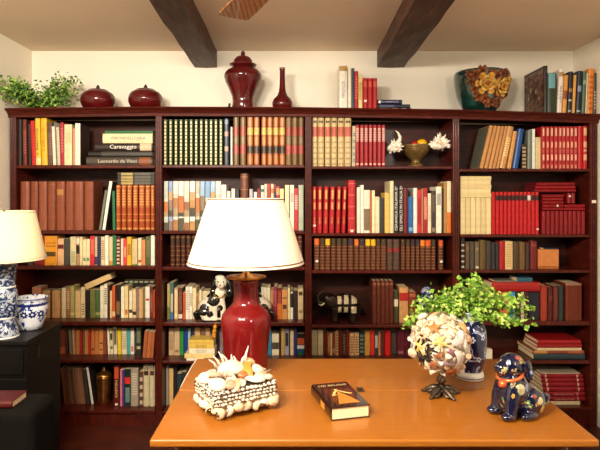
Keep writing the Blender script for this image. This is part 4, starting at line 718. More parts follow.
# ------------------------------------------------------------------ foliage
def leafy(b, c, nrm, r, fold=.25):
    """a small round three-lobed leaf"""
    q = nrm.to_track_quat('Z', 'Y').to_matrix(); a0 = R.uniform(0, 2*PI); n = 9
    cv = b.v(*(c + q @ Vector((0, 0, -r*fold))))
    ring = []
    for k in range(n):
        a = a0+2*PI*k/n; rr = r*(.8+.25*math.cos(3*(a-a0)))
        ring.append(b.v(*(c + q @ Vector((math.cos(a)*rr, math.sin(a)*rr, R.uniform(-.08, .08)*r)))))
    for k in range(n): b.face([cv, ring[k], ring[(k+1) % n]])
def leafmat(c0, c1, c2): return ramp_mat([(.25, c0), (.5, c1), (.78, c2)], .45, nscale=28, detail=1, spec=.35)
def spray(root, tips, nleaf, r, mats, par, zmin=None, xlim=None, spread=.035, name='foliage'):
    st = B(); lf = [B() for _ in mats]
    for tip in tips:
        tip = Vector(tip); root_ = Vector(root)+Vector((R.uniform(-.02, .02), R.uniform(-.02, .02), 0))
        mid = (root_+tip)/2+Vector((0, 0, .25*(tip-root_).length*R.uniform(.3, .8)))
        pts = [root_*(1-t)**2+mid*2*t*(1-t)+tip*t*t for t in [i/7 for i in range(8)]]
        st.tube(pts, [.0016*(1-.6*i/7) for i in range(8)], 5)
        for _ in range(nleaf):
            t = R.uniform(.25, 1.05)**.8; t = min(t, 1)
            p = root_*(1-t)**2+mid*2*t*(1-t)+tip*t*t
            p = p+Vector((R.gauss(0, spread), R.gauss(0, spread), R.gauss(0, spread*.8)))*(.35+.65*t)
            if zmin is not None and p.z < zmin+r: p.z = zmin+r*R.uniform(1, 2)
            if xlim is not None:
                p.x = max(p.x, xlim+r*1.3)
            nr = Vector((R.gauss(0, .5), -.75+R.gauss(0, .4), .55+R.gauss(0, .4))).normalized()
            leafy(R.choice(lf), p, nr, r*R.uniform(.7, 1.25))
    st.obj('stem', mat('4c5a24', .6), par)
    big = B(); 
    for i, q in enumerate(lf):
        big.mi = i; big.take(q.bm)
    big.obj(name, mats, par)
Yp = 3.40
zt = ztop(38)+.001
pl = thing('potted_plant', 'bushy small-leaved green plant on the end of the bookcase by the wall', 'plant', (X(40, Yp), Yp, zt))
B().lathe([(.03, 0), (.034, .002), (.04, .028), (.042, .03), (.036, .03), (.034, .022)], 24).obj('pot', mat('3c1c12', .6), pl)
def rel(px, py, Y): return P(px, py, Y)-Vector((X(40, Yp), Yp, zt))
tips = [rel(R.uniform(0, 26), R.uniform(82, 101), R.uniform(3.2, 3.26)) for _ in range(13)]+[rel(R.uniform(8, 20), R.uniform(80, 90), 3.22) for _ in range(4)]
tips += [rel(x, y, R.uniform(3.36, 3.5)) for x, y in [(62, 80), (66, 80), (70, 84), (75, 82), (74, 88), (52, 84), (58, 86), (66, 92), (70, 96), (60, 97), (52, 95), (68, 102), (56, 103), (47, 92), (73, 81)]]
tips += [rel(R.uniform(25, 60), R.uniform(96, 106), R.uniform(3.33, 3.45)) for _ in range(10)]
GL = [leafmat('3c6422', '5c8a30', '86aa44'), leafmat('22461a', '3e6828', '5c8832'), leafmat('6c9038', '9ab850', 'bccc70')]
spray((0, 0, .028), tips, 46, .0102, GL, pl, zmin=.006, xlim=XL-pl.location.x+.004, spread=.03)

# ------------------------------------------------------------------ blue and white vase with its bright green plant
VY = 2.05; u = VY/F
vz = thing('porcelain_vase', 'dark blue and white porcelain vase standing on the table holding a plant', 'vase', (X(470, VY), VY, TZ+.0006))
M_BWV = ramp_mat([(.0, '080c2c'), (.57, '0f1640'), (.6, '98a0bc'), (.635, 'bcc4d4'), (.66, '0f1640'), (1, '0a1034')], .1, nscale=20, detail=3, coat=.8, dist=1.2)
B().lathe([(r*u, z*u) for r, z in [(11.8, 7.5), (11.6, 9), (14.4, 18), (16, 30), (16.2, 40), (15.5, 48), (13, 54), (10.4, 57.5)]], 44).obj('vase_body', M_BWV, vz)
B().lathe([(r*u, z*u) for r, z in [(13.2, 0), (13.8, .6), (13.2, 4.5), (12, 7.6)]], 44).obj('foot_ring', M_WP, vz)
B().lathe([(13.8*u, 1.7*u), (13.85*u, 2.6*u)], 44, caps=False).obj('painted_band', M_NAVYG, vz)
B().lathe([(r*u, z*u) for r, z in [(10.2, 57), (9.4, 60), (9.6, 64), (11, 66), (9.5, 66), (8, 62)]], 40).obj('neck', ramp_mat([(.4, '8c94a8'), (.6, 'c4c6c8')], .15, nscale=30, coat=.6), vz)
for ang, z in ((-120, 24), (-75, 22), (-40, 26), (-100, 41), (-58, 43)):
    a = math.radians(ang); r_ = interp(z, [(18, 14.4), (30, 16), (40, 16.2), (48, 15.5)])
    bloom(vz, Vector((math.cos(a)*r_*u, math.sin(a)*r_*u, z*u)), Vector((math.cos(a), math.sin(a), 0)), .012, mat('c0c8d8', .15, coat=.5), M_NAVYG, 5)
vp_ = thing('trailing_plant', 'bright yellow-green trailing plant spilling from the blue and white vase', 'plant', (X(470, VY), VY, TZ+60*u))
def rl(px, py, Y): return P(px, py, Y)-vp_.location
tips = [rl(x+R.uniform(-4, 4), y+R.uniform(-3, 3), VY+(R.uniform(-.1, .08) if x > 452 else R.uniform(-.01, .1))) for x, y in [(412, 318), (415, 305), (420, 312), (424, 300), (432, 298), (410, 322), (440, 290), (446, 294), (450, 287), (458, 284), (466, 281), (474, 277), (480, 279), (484, 284), (470, 288), (462, 294), (490, 292), (496, 294), (504, 294), (512, 300), (520, 302), (526, 306), (530, 310), (534, 318), (528, 326), (520, 326), (512, 322), (506, 326), (500, 316), (492, 310), (484, 304), (476, 300), (456, 302), (444, 304), (436, 308), (428, 308), (498, 304), (518, 312), (470, 312), (482, 318), (460, 312), (450, 314), (412, 326), (408, 330), (416, 322), (420, 318), (426, 316), (410, 312), (418, 298), (424, 306), (436, 300)]]
GV = [leafmat('4a7818', '76a028', '9cc044'), leafmat('386414', '568420', '7ca434'), leafmat('7a9c34', 'a4c054', 'c4d478'), leafmat('c8946c', 'd8a878', 'e0c890')]
spray((0, 0, .002), tips, 34, .0084, GV[:3], vp_, spread=.0155)

# ------------------------------------------------------------------ small jar behind the plant on the shelf
Y = 3.44; u = Y/F; zz = zs(3, 4)+.0005
j = thing('porcelain_jar', 'blue and white porcelain jar half hidden by the plant on the shelf', 'jar', (X(427, Y), Y, zz))
B().lathe([(r*u, z*u) for r, z in [(6, 0), (7, .6), (8.4, 12), (8.6, 20), (6.8, 26), (5, 28.5)]], 32).obj('jar_body', M_BWK, j)
B().lathe([(r*u, z*u) for r, z in [(5.6, 28.5), (6.4, 30), (5.4, 33), (3, 35.4), (1, 36.2)]], 28).obj('lid', M_BWK, j)
# ------------------------------------------------------------------ bronze lidded pot on the bottom shelf
Y = Y0+.12; u = Y/F
o = thing('metal_pot', 'tapered bronze pot with a domed lid among books on the bottom shelf', 'pot', (X(104, Y), Y, zs(1, 6)+.0005))
M_BRZ = mat('a87038', .26, metal=.9, var=.25)
B().lathe([(r*u, z*u) for r, z in [(5.4, 0), (5.8, .6), (6.6, 14), (7.6, 26), (7.9, 27.4)]], 32).obj('pot_body', M_BRZ, o)
B().lathe([(r*u, z*u) for r, z in [(8, 27.2), (8.1, 28.2), (6, 30.6), (3, 32.6), (1.6, 33.4), (2.2, 35), (1.6, 36.6), (.4, 37.2)]], 32).obj('lid', M_BRZ, o)
# ------------------------------------------------------------------ footed bowl with fruit and shells
Y = Y0+.1; u = Y/F; zb_ = zs(3, 1)+.0005
o = thing('footed_bowl', 'brass footed bowl holding fruit on the top shelf', 'bowl', (X(416, Y), Y, zb_))
M_BRO = mat('84683c', .36, metal=.6, var=.3, scale=40)
B().lathe([(r*u, z*u) for r, z in [(8, 0), (8.3, .8), (7, 2.2), (5, 4), (4.6, 6), (6, 8), (10, 11.5), (13, 16), (14, 21), (14.4, 22), (13.6, 22), (12.4, 16.5), (8, 11)]], 44).obj('bowl_body', M_BRO, o)
for k in range(3):
    B().lathe([((14.1-k*.5)*u, (20.4-k*1.6)*u), ((14.45-k*.55)*u, (20-k*1.6)*u), ((14-k*.5)*u, (19.6-k*1.6)*u)], 44, caps=False).obj('raised_band', M_BRO, o)
def fruit(name, label, cat, c, r, m, stretch=1):
    f = thing(name, label, cat, c)
    b = B(); b.lathe([(.02*r, -.9*r), (.3*r, -.98*r), (.75*r, -.66*r), (r, 0), (.8*r, .6*r), (.35*r, .92*r), (.03*r, .8*r)], 24); b.obj('fruit_flesh', m, f)
    b = B(); b.tube([(0, 0, .78*r), (.05*r, 0, 1.05*r)], .05*r, 6); b.obj('stalk', mat('4c3018', .7), f)
pb = Vector((X(416, Y), Y, zb_))
fruit('apple', 'red apple in the brass footed bowl', 'fruit', pb+Vector((-.012, -.016, 22.4*u)), .023, mat('b01c1c', .3, coat=.3))
fruit('lemon', 'large bright yellow lemon in the brass footed bowl', 'fruit', pb+Vector((.036, -.006, 22.6*u)), .036, mat('e8b41c', .35))
fruit('apple', 'dark apple low inside the brass footed bowl', 'fruit', pb+Vector((.01, .035, 17*u)), .03, mat('8a4a1c', .4))
M_SH = mat('f2e8d6', .5, var=.14, scale=50)
def murex(label, px, py, rw, horn, seed):
    rr = random.Random(seed); b = B(); rot = Euler((0, 0, 0))
    b.ell((0, 0, 0), (rw*.62, rw*.5, rw*.5)); b.ell((rw*.3, -.1*rw, .12*rw), (rw*.4, rw*.36, rw*.34)); b.ell((-.35*rw, 0, -.12*rw), (rw*.38, rw*.34, rw*.36))
    for k in range(34):
        d = Vector((rr.gauss(0, 1), rr.gauss(-.3, .8), rr.gauss(0, 1))).normalized(); c = Vector((d.x*rw*.62, d.y*rw*.46, d.z*rw*.48))
        l = rw*rr.uniform(.18, .42)
        b.tube([c*.8, c+d*l*.55, c+d*l+Vector((0, 0, l*.25))], [rw*.13, rw*.075, rw*.02], 6)
    me = remeshed(b, .0032, 1)
    Ys = Y-.06; c0 = P(px, py, Ys)
    o = thing('murex_shell', label, 'shell', c0)
    link('shell_body', me, M_SH, o)
    if horn:
        b = B(); b.tube([(.01, 0, .01), (.03, 0, .04), (.033, 0, .065), (.02, 0, .09), (.004, 0, .104)], [.013, .012, .010, .006, .001], 8); b.obj('horn', M_SH, o)
    B().ell((rw*.05, -rw*.44, -.05*rw), (rw*.22, rw*.1, rw*.14), u=12, v=8).obj('aperture', mat('d8a888', .4), o)
murex('spiky white shell with a curved horn leaning on the brass bowl', 394.8, 147, .062, True, 3)
murex('broad knobbly white shell without a horn leaning on the brass bowl', 439.6, 143.6, .078, False, 5)
# ------------------------------------------------------------------ shells
SHC = ['f0e4cc', 'eadab8', 'f4ecdc', 'e8d0ac', 'e0b890', 'e8d4b4', 'f2e2c4', 'd8a880', 'f4eadc', 'f0e0cc']
def shm(h): return mat(h, .4, g=.8, var=.2, scale=4, coat=.1)
def scallop(r, n=11):
    b = B(); N = 2*n; rows = []
    for i in range(6):
        t = i/5; ring = []
        for k in range(N+1):
            a = math.radians(-105+210*k/N); rr = r*t*(1+.04*(k % 2))
            ring.append(b.v(math.sin(a)*rr, (math.cos(a)*rr-.35*r), r*.42*(1-t*t)**.5*(1 if t < 1 else 0)+(.05*r if k % 2 else 0)*t))
        rows.append(ring)
    for p, q in zip(rows, rows[1:]):
        for k in range(N): b.face([p[k], p[k+1], q[k+1], q[k]], True)
    b.ell((0, -.38*r, .02*r), (.3*r, .14*r, .1*r), u=8, v=6)
    return b
def cockle(r):
    b = B(); b.ell((0, 0, 0), (r, r*.9, r*.62), u=16, v=10)
    for k in range(7):
        a = math.radians(-60+20*k); b.tube([(math.sin(a)*r*t, (.75-1.5*t)*-r*.6*math.cos(a)+.0, r*.62*math.sqrt(max(0, 1-t*t*.92))) for t in (0, .3, .6, .85, 1)], r*.045, 5)
    return b
def snail(r):
    b = B(); N = 44; pts = []; rad = []
    for i in range(N):
        t = i/(N-1); a = t*2*PI*2.7; s = (1-t)**1.15
        pts.append((math.cos(a)*r*.55*s, math.sin(a)*r*.55*s, r*(.05+.75*t))); rad.append(max(.03*r, r*.5*s+.04*r))
    b.tube(pts, rad, 10); return b
def auger(r):
    b = B(); pr_ = []
    for i in range(13): t = i/12; pr_.append((r*.34*(1-t)**.9*(1.0 if i % 2 else 1.18)+.01*r, r*(2.1*t-1)))
    M = Matrix.Rotation(PI/2, 4, 'X') @ Matrix.Translation((0, 0, 0)); b.lathe(pr_, 14, M=Matrix.Translation((0, 0, r*.3)) @ M); return b
def starfish(r):
    b = B(); N = 10; top = b.v(0, 0, r*.28); ring = []; low = []
    for k in range(N):
        a = 2*PI*k/N; rr = r if k % 2 == 0 else r*.36
        ring.append(b.v(math.cos(a)*rr, math.sin(a)*rr, r*.05)); low.append(b.v(math.cos(a)*rr, math.sin(a)*rr, -r*.08))
    for k in range(N):
        b.face([top, ring[k], ring[(k+1) % N]]); b.face([ring[k], low[k], low[(k+1) % N], ring[(k+1) % N]])
    b.face(list(reversed(low))); return b
def petal(r):
    b = B(); rows = []
    for i in range(7):
        t = i/6; wv = r*.5*math.sin(PI*min(.97, .12+.8*t))
        rows.append([b.v(wv*math.sin(q), r*(2*t-1), r*.3*math.cos(q)*math.sin(PI*min(.95, .1+.8*t))) for q in [math.radians(-95+190*k/8) for k in range(9)]])
    for p, q in zip(rows, rows[1:]):
        for k in range(8): b.face([p[k], p[k+1], q[k+1], q[k]], True)
    return b
SHELLS = {'scallop_shell': scallop, 'cockle_shell': cockle, 'snail_shell': snail, 'auger_shell': auger, 'starfish': starfish, 'petal_shell': petal}
SHCACHE = {}
def shell(kind, parent, c, nrm, r, spin, col):
    key = (kind, col)
    q = Vector(nrm).to_track_quat('Z', 'Y') @ Euler((0, 0, spin)).to_quaternion()
    if key not in SHCACHE:
        o = SHELLS[kind](1.0).obj(kind, shm(col), parent)
        SHCACHE[key] = o
    else:
        s = SHCACHE[key]; o = s.copy(); o.name = kind; COL.objects.link(o); o.parent = parent
    o.location = c; o.rotation_mode = 'QUATERNION'; o.rotation_quaternion = q; o.scale = (r, r, r)
    return o
# ---- the shell ball on its foot
bx, by = .511, 1.87; u = by/F
sb = thing('shell_ball', 'round ball of glued seashells and starfish on a dark metal foot', 'ornament', (bx, by, TZ+.0006))
zc = Z(343, by)-TZ; rb = 27.5*u
B().ell((-.004, 0, zc), rb*.9, u=32, v=20).obj('core', mat('e0cfae', .8), sb)
M_PEW = mat('5c5044', .34, metal=.8, var=.35, scale=60)
b = B(); b.lathe([(r*u, z*u) for r, z in [(6.5, 4.5), (5.8, 6), (3.8, 8), (2.4, 10), (2.6, 11.5), (4.6, 13), (5, 15.5), (4.2, 17.5), (2.6, 19), (2.4, 22), (4, 24), (6, 26)]], 28); b.obj('stem', M_PEW, sb)
for k in range(5):
    a = 2*PI*k/5-PI/2+.45; b = B(); ca, sa = math.cos(a), math.sin(a)
    b.tube([(ca*3*u, sa*3*u, 7*u), (ca*9*u, sa*9*u, 6.2*u), (ca*14*u, sa*14*u, 3.4*u), (ca*18*u, sa*18*u, 1.7*u), (ca*20*u, sa*20*u, 1.4*u)], [3.4*u, 3.2*u, 2.6*u, 1.4*u, 1.1*u], 8)
    for s_ in (-1, 1): b.tube([(ca*6*u, sa*6*u, 6*u), (ca*9*u-s_*sa*4*u, sa*9*u+s_*ca*4*u, 4.4*u), (ca*13*u-s_*sa*3.4*u, sa*13*u+s_*ca*3.4*u, 2.2*u), (ca*15*u-s_*sa*1*u, sa*15*u+s_*ca*1*u, 2.4*u)], [1.3*u, 1.5*u, 1.1*u, .6*u], 6)
    b.obj('scrolled_foot', M_PEW, sb)
N = 110; rr = random.Random(11)
fixed = [(-.78, -.55, .02, 'starfish', .027, 'e8c870'), (-.25, -.95, .28, 'starfish', .028, 'ecd07c'), (-.42, -.72, .78, 'starfish', .027, 'd88a4c'), (.18, -.95, -.05, 'scallop_shell', .017, '9c6a78'), (.05, -.95, -.45, 'scallop_shell', .018, 'b8a0a8'), (-.28, -.96, -.15, 'scallop_shell', .017, 'b07850'), (-.45, -.8, -.55, 'scallop_shell', .018, 'a86a48'), (.62, -.78, .3, 'petal_shell', .024, 'f0e8dc'), (.4, -.9, .35, 'scallop_shell', .026, 'f2eade'), (.35, -.9, -.3, 'scallop_shell', .03, 'f2e4d4'), (.72, -.4, .75, 'scallop_shell', .022, 'e0aa6c'), (.2, -.7, -.95, 'scallop_shell', .02, 'b06038')]
used = []
for x, y, z, kd, r, cl in fixed:
    d = Vector((x, y, z)).normalized(); used.append((d, r))
    shell(kd, sb, Vector((-.004, 0, zc))+d*rb*1.05, d, r*1.12, rr.uniform(0, 6), cl)
for i in range(N):
    z = 1-2*(i+.5)/N; ph = i*2.399963; d = Vector((math.sqrt(1-z*z)*math.cos(ph), math.sqrt(1-z*z)*math.sin(ph), z))
    if any((d-q).length*rb < r*.6 for q, r in used): continue
    if d.z < -.93: continue
    if d.x < -.45 and -.5 < d.z < .42 and d.y < -.2: 
        if rr.random() < .6: continue
    kd = rr.choice(['petal_shell', 'petal_shell', 'scallop_shell', 'scallop_shell', 'snail_shell', 'auger_shell', 'petal_shell', 'auger_shell'])
    shell(kd, sb, Vector((-.004, 0, zc))+d*rb*rr.uniform(.92, 1.04), (d+Vector((rr.gauss(0, .5), rr.gauss(0, .5), rr.gauss(0, .5)))).normalized(), rr.uniform(.0145, .023), rr.uniform(0, 6.28), rr.choice(SHC))
b = B()
for i in range(150):
    z = 1-2*(i+.5)/150; ph = i*2.399963+.7; d = Vector((math.sqrt(1-z*z)*math.cos(ph), math.sqrt(1-z*z)*math.sin(ph), z))
    if d.z < -.95: continue
    b.ell(Vector((-.004, 0, zc))+d*rb*.93, (rr.uniform(.006, .012), rr.uniform(.005, .009), rr.uniform(.006, .010)), u=8, v=6, rot=(rr.uniform(0, 3), rr.uniform(0, 3), 0))
o = b.obj('small_shell_filling', shm('f0e2c8'), sb); o['kind'] = 'stuff'
b = B()
for k in range(16):
    d = Vector((-.72+rr.gauss(0, .16), -.62, rr.uniform(-.45, .5))).normalized(); e = (d+Vector((rr.gauss(0, .25), rr.gauss(0, .2), rr.gauss(0, .35)))).normalized()
    b.tube([d*rb*.92, (d+e).normalized()*rb*1.06, e*rb*1.0], [.005, .004, .002], 6)
bmesh.ops.translate(b.bm, verts=b.bm.verts, vec=(-.004, 0, zc)); b.obj('dark_coral', mat('1c1210', .5), sb)

# ---- the shell covered casket
cx_, cy_ = -.187, 1.765; ang = .56
cb = thing('shell_box', 'rectangular box covered with white seashells, heaped with shells on its lid', 'box', (cx_, cy_, TZ+.0006), (0, 0, ang))
cb.scale = (1.22, 1.2, 1.0)
HX, HY = .083, .066
b = B(); b.bev(-HX, HX, -HY, HY, .014, .068, .004, 1); b.obj('box_body', mat('a08560', .8), cb)
b = B(); b.bev(-HX-.002, HX+.002, -HY-.002, HY+.002, .0685, .084, .004, 1); b.obj('lid', mat('6c5640', .8), cb)
for x in (-HX+.01, HX-.01):
    for y in (-HY+.01, HY-.01): B().ell((x, y, .0075), .0075, u=14, v=8).obj('foot', shm('c88a50'), cb)
rr = random.Random(5); E = .006
def ring_pts(n_long, n_short, e):
    out = []
    for k in range(n_long): t = (k+.5)/n_long*2-1; out += [(t*(HX+e), -HY-e, (0, -1, 0)), (t*(HX+e), HY+e, (0, 1, 0))]
    for k in range(n_short): t = (k+.5)/n_short*2-1; out += [(-HX-e, t*(HY+e), (-1, 0, 0)), (HX+e, t*(HY+e), (1, 0, 0))]
    return out
for x, y, nn in ring_pts(7, 5, .004):
    shell(rr.choice(['cockle_shell', 'scallop_shell', 'scallop_shell']), cb, (x, y, .0305+rr.uniform(-.004, .003)), (nn[0]+rr.gauss(0, .15), nn[1]+rr.gauss(0, .15), rr.gauss(.1, .15)), .0172*rr.uniform(.85, 1.12), rr.uniform(0, 6), rr.choice(['f2e8d4', 'e6d2ac', 'f4ecde', 'e8dcc0', 'eed8b0']))
for nm_, n1, n2, zz, r in (('bead_trim', 15, 11, .050, .0064), ('bead_trim', 17, 13, .061, .0057), ('bead_trim', 17, 13, .0725, .006), ('bead_trim', 13, 11, .085, .0078)):
    b = B()
    for x, y, nn in ring_pts(n1, n2, .002): b.ell((x+rr.gauss(0, .0008), y+rr.gauss(0, .0008), zz+rr.gauss(0, .001)), (r*rr.uniform(.7, .98), r*.85, r*rr.uniform(.6, .8)), u=8, v=6)
    o = b.obj('shell_bead_trim', shm(rr.choice(['f0e4cc', 'f2e8d6'])), cb); o['kind'] = 'stuff'
    b = B()
    for x, y, nn in ring_pts(n1-1, n2-1, .006):
        if rr.random() < .35: b.ell((x, y, zz+.0052), (.0028, .0028, .0028), u=6, v=5)
    o = b.obj('gap_shade_beads', shm('4a3424'), cb); o['kind'] = 'stuff'  # dark beads put the shade of the gaps between the shell beads
heap = [(-.072, -.04, .094, 'cockle_shell', .026, 'f2e6d0'), (-.075, .02, .092, 'cockle_shell', .026, 'f4ead8'), (-.07, -.005, .1, 'scallop_shell', .026, 'ecdcc0'), (-.03, -.03, .1, 'petal_shell', .034, 'efe0c8'), (.0, .005, .112, 'snail_shell', .03, 'f0e0c4'), (.028, -.005, .108, 'scallop_shell', .034, 'd8983c'), (.062, -.002, .1, 'cockle_shell', .024, 'f2e4cc'), (.055, .03, .108, 'snail_shell', .026, 'e8c898'), (-.02, -.05, .09, 'scallop_shell', .026, 'e0b088'), (-.04, -.048, .09, 'snail_shell', .02, 'd8a080'), (.025, -.045, .092, 'petal_shell', .024, 'f4ecdc'), (.05, -.04, .09, 'cockle_shell', .019, 'efe0c4'), (.078, -.025, .092, 'auger_shell', .024, 'b89878'), (.08, .02, .09, 'petal_shell', .024, 'd8c4a8'), (-.045, .045, .092, 'scallop_shell', .026, 'f0e4d0'), (0, .048, .094, 'cockle_shell', .026, 'f2e8d8'), (.04, .048, .09, 'scallop_shell', .024, 'ecd8b8'), (-.055, -.02, .106, 'auger_shell', .03, 'c8ae90'), (.005, -.028, .104, 'snail_shell', .016, 'c07848'), (-.012, -.052, .09, 'snail_shell', .014, 'f0e8d8'), (.07, -.048, .088, 'snail_shell', .014, 'e8d8bc')]
for x, y, z, kd, r, cl in heap:
    shell(kd, cb, (x, y*1.12, z+.010), Vector((x*3+rr.gauss(0, .15), y*5-.35, 1)).normalized(), r*.95, rr.uniform(0, 6.28), cl)
b = B(); b.ell((-.005, .025, .118), (.038, .028, .026)); b.obj('murex_body', shm('f0e4d0'), cb)
b = B()
for k, (x, l, tl) in enumerate([(-.042, .026, -1.1), (-.032, .034, -.75), (-.02, .044, -.5), (-.008, .036, -.7), (.003, .030, -.2), (.014, .024, -.4), (.04, .046, .25), (.03, .02, .5)]):
    b.tube([(x, .025, .122), (x+tl*l*.35, .025, .13+l*.6), (x+tl*l*.9, .023, .13+l*1.15)], [.0045, .0034, .0008], 7)
b.obj('murex_spine', shm('f4ead8'), cb)
b = B()
for k in range(9):
    a = 2*PI*k/9; b.tube([(-.05, -.035, .116), (-.05+math.cos(a)*.02, -.035+math.sin(a)*.012, .12+abs(math.sin(a*1.3))*.022)], [.003, .0007], 5)
b.obj('urchin_spine', shm('c0a088'), cb)

# ------------------------------------------------------------------ figures: body helper
def paint(me, rules):
    """face colours by position: rules = [(index, test)], later rules win"""
    for p in me.polygons:
        for ix, test in rules:
            if test(p.center): p.material_index = ix
        p.use_smooth = True
def near(c, r, sq=(1, 1, 1)):
    c = Vector(c); return lambda q: sum(((q[i]-c[i])/sq[i])**2 for i in range(3)) < r*r
# ---- the blue floral dog (looks to -X), local units metres
dg = thing('dog_figurine', 'dark blue glazed puppy figurine with painted flowers and an orange bell collar', 'figurine', (.695, 1.70, TZ+.0008), (0, 0, .35)); dg.scale = (.94, .94, .97)
b = B()
b.ell((.03, 0, .052), (.062, .05, .052)); b.ell((-.010, 0, .083), (.05, .052, .062), rot=(0, .3, 0)); b.ell((-.022, 0, .115), (.04, .041, .04))
b.ell((-.022, 0, .055), (.04, .044, .05)); b.ell((-.012, 0, .162), (.045, .042, .039)); b.ell((-.05, 0, .155), (.028, .027, .023)); b.ell((-.068, 0, .163), (.011, .013, .010)); b.ell((-.05, 0, .141), (.016, .017, .008))
b.ell((.045, -.038, .048), (.044, .026, .044)); b.ell((.045, .038, .048), (.044, .026, .044))
for s_ in (-1, 1):
    b.tube([(-.026, s_*.026, .1), (-.04, s_*.03, .06), (-.046, s_*.032, .016)], [.026, .023, .02], 12)
    b.ell((-.054, s_*.033, .0135), (.028, .021, .0135))
    b.ell((.012, s_*.052, .0125), (.034, .017, .0125))
b.tube([(.085, -.01, .03), (.108, -.02, .04), (.112, -.026, .062)], [.018, .017, .011], 10)
me = remeshed(b, .0028, 4)
FL = ['10152f', 'b8b080', '9c4034', '4c7044', 'b89a44', '7c88a8']
rd = random.Random(9); rules = []
for k in range(64):
    p = me.polygons[rd.randrange(len(me.polygons))].center
    if p.z < .03: continue
    c1, c2 = rd.choice([(1, 4), (3, 1), (1, 2), (5, 1), (4, 2), (3, 4)]); r = rd.uniform(.0055, .009)
    for m in range(5):
        a = 2*PI*m/5; off = Vector((math.cos(a)*r*.75, math.sin(a)*r*.5, math.sin(a+.7)*r*.75))
        rules.append((c1, near(p+off, r*.55)))
    rules.append((c2, near(p, r*.42)))
for c, r, ix in (((-.018, -.044, .098), .017, 1), ((.05, -.063, .06), .011, 1), ((.062, -.058, .03), .012, 4), ((-.01, -.03, .198), .012, 2), ((.012, -.046, .1), .011, 5), ((.03, -.06, .075), .008, 2)): rules.append((ix, near(c, r)))
paint(me, rules)
M_DOG = [mat(h, .12, coat=1.0, var=.25) for h in FL]
link('body', me, M_DOG, dg)
for s_ in (-1, 1):
    b = B(); b.ell((.018, s_*.04, .158), (.017, .009, .033), rot=(s_*-.25, -.35, 0)); b.ell((.024, s_*.045, .137), (.015, .008, .016))
    me = remeshed(b, .0025, 3); paint(me, [(1, near((.024, s_*.052, .15), .007)), (4, near((.03, s_*.05, .132), .004))]); link('ear', me, [M_DOG[0], M_DOG[5], M_DOG[4]], dg)
    B().ell((-.042, s_*.02, .172), .0055, u=12, v=8).obj('eye', mat('0c0c12', .05, coat=1), dg)
B().ell((-.077, 0, .166), (.006, .008, .006), u=12, v=8).obj('nose', mat('08080c', .1, coat=1), dg)
b = B(); t_ = bmesh.new()
b.tube([Vector((-.02+.0375*math.cos(a), .0415*math.sin(a), .131-.010*math.cos(a)*-1)) for a in [2*PI*k/28 for k in range(29)]], .0055, 10); b.obj('collar', mat('c8602c', .15, coat=.9), dg); t_.free()
b = B(); b.ell((-.062, -.014, .113), (.014, .014, .014)); b.ell((-.074, -.018, .108), (.004, .008, .003)); b.obj('bell', mat('d0502c', .12, coat=1), dg)
B().ell((-.07, -.022, .116), (.005, .004, .005), u=10, v=6).obj('bell_spot', mat('e8b44c', .2), dg)

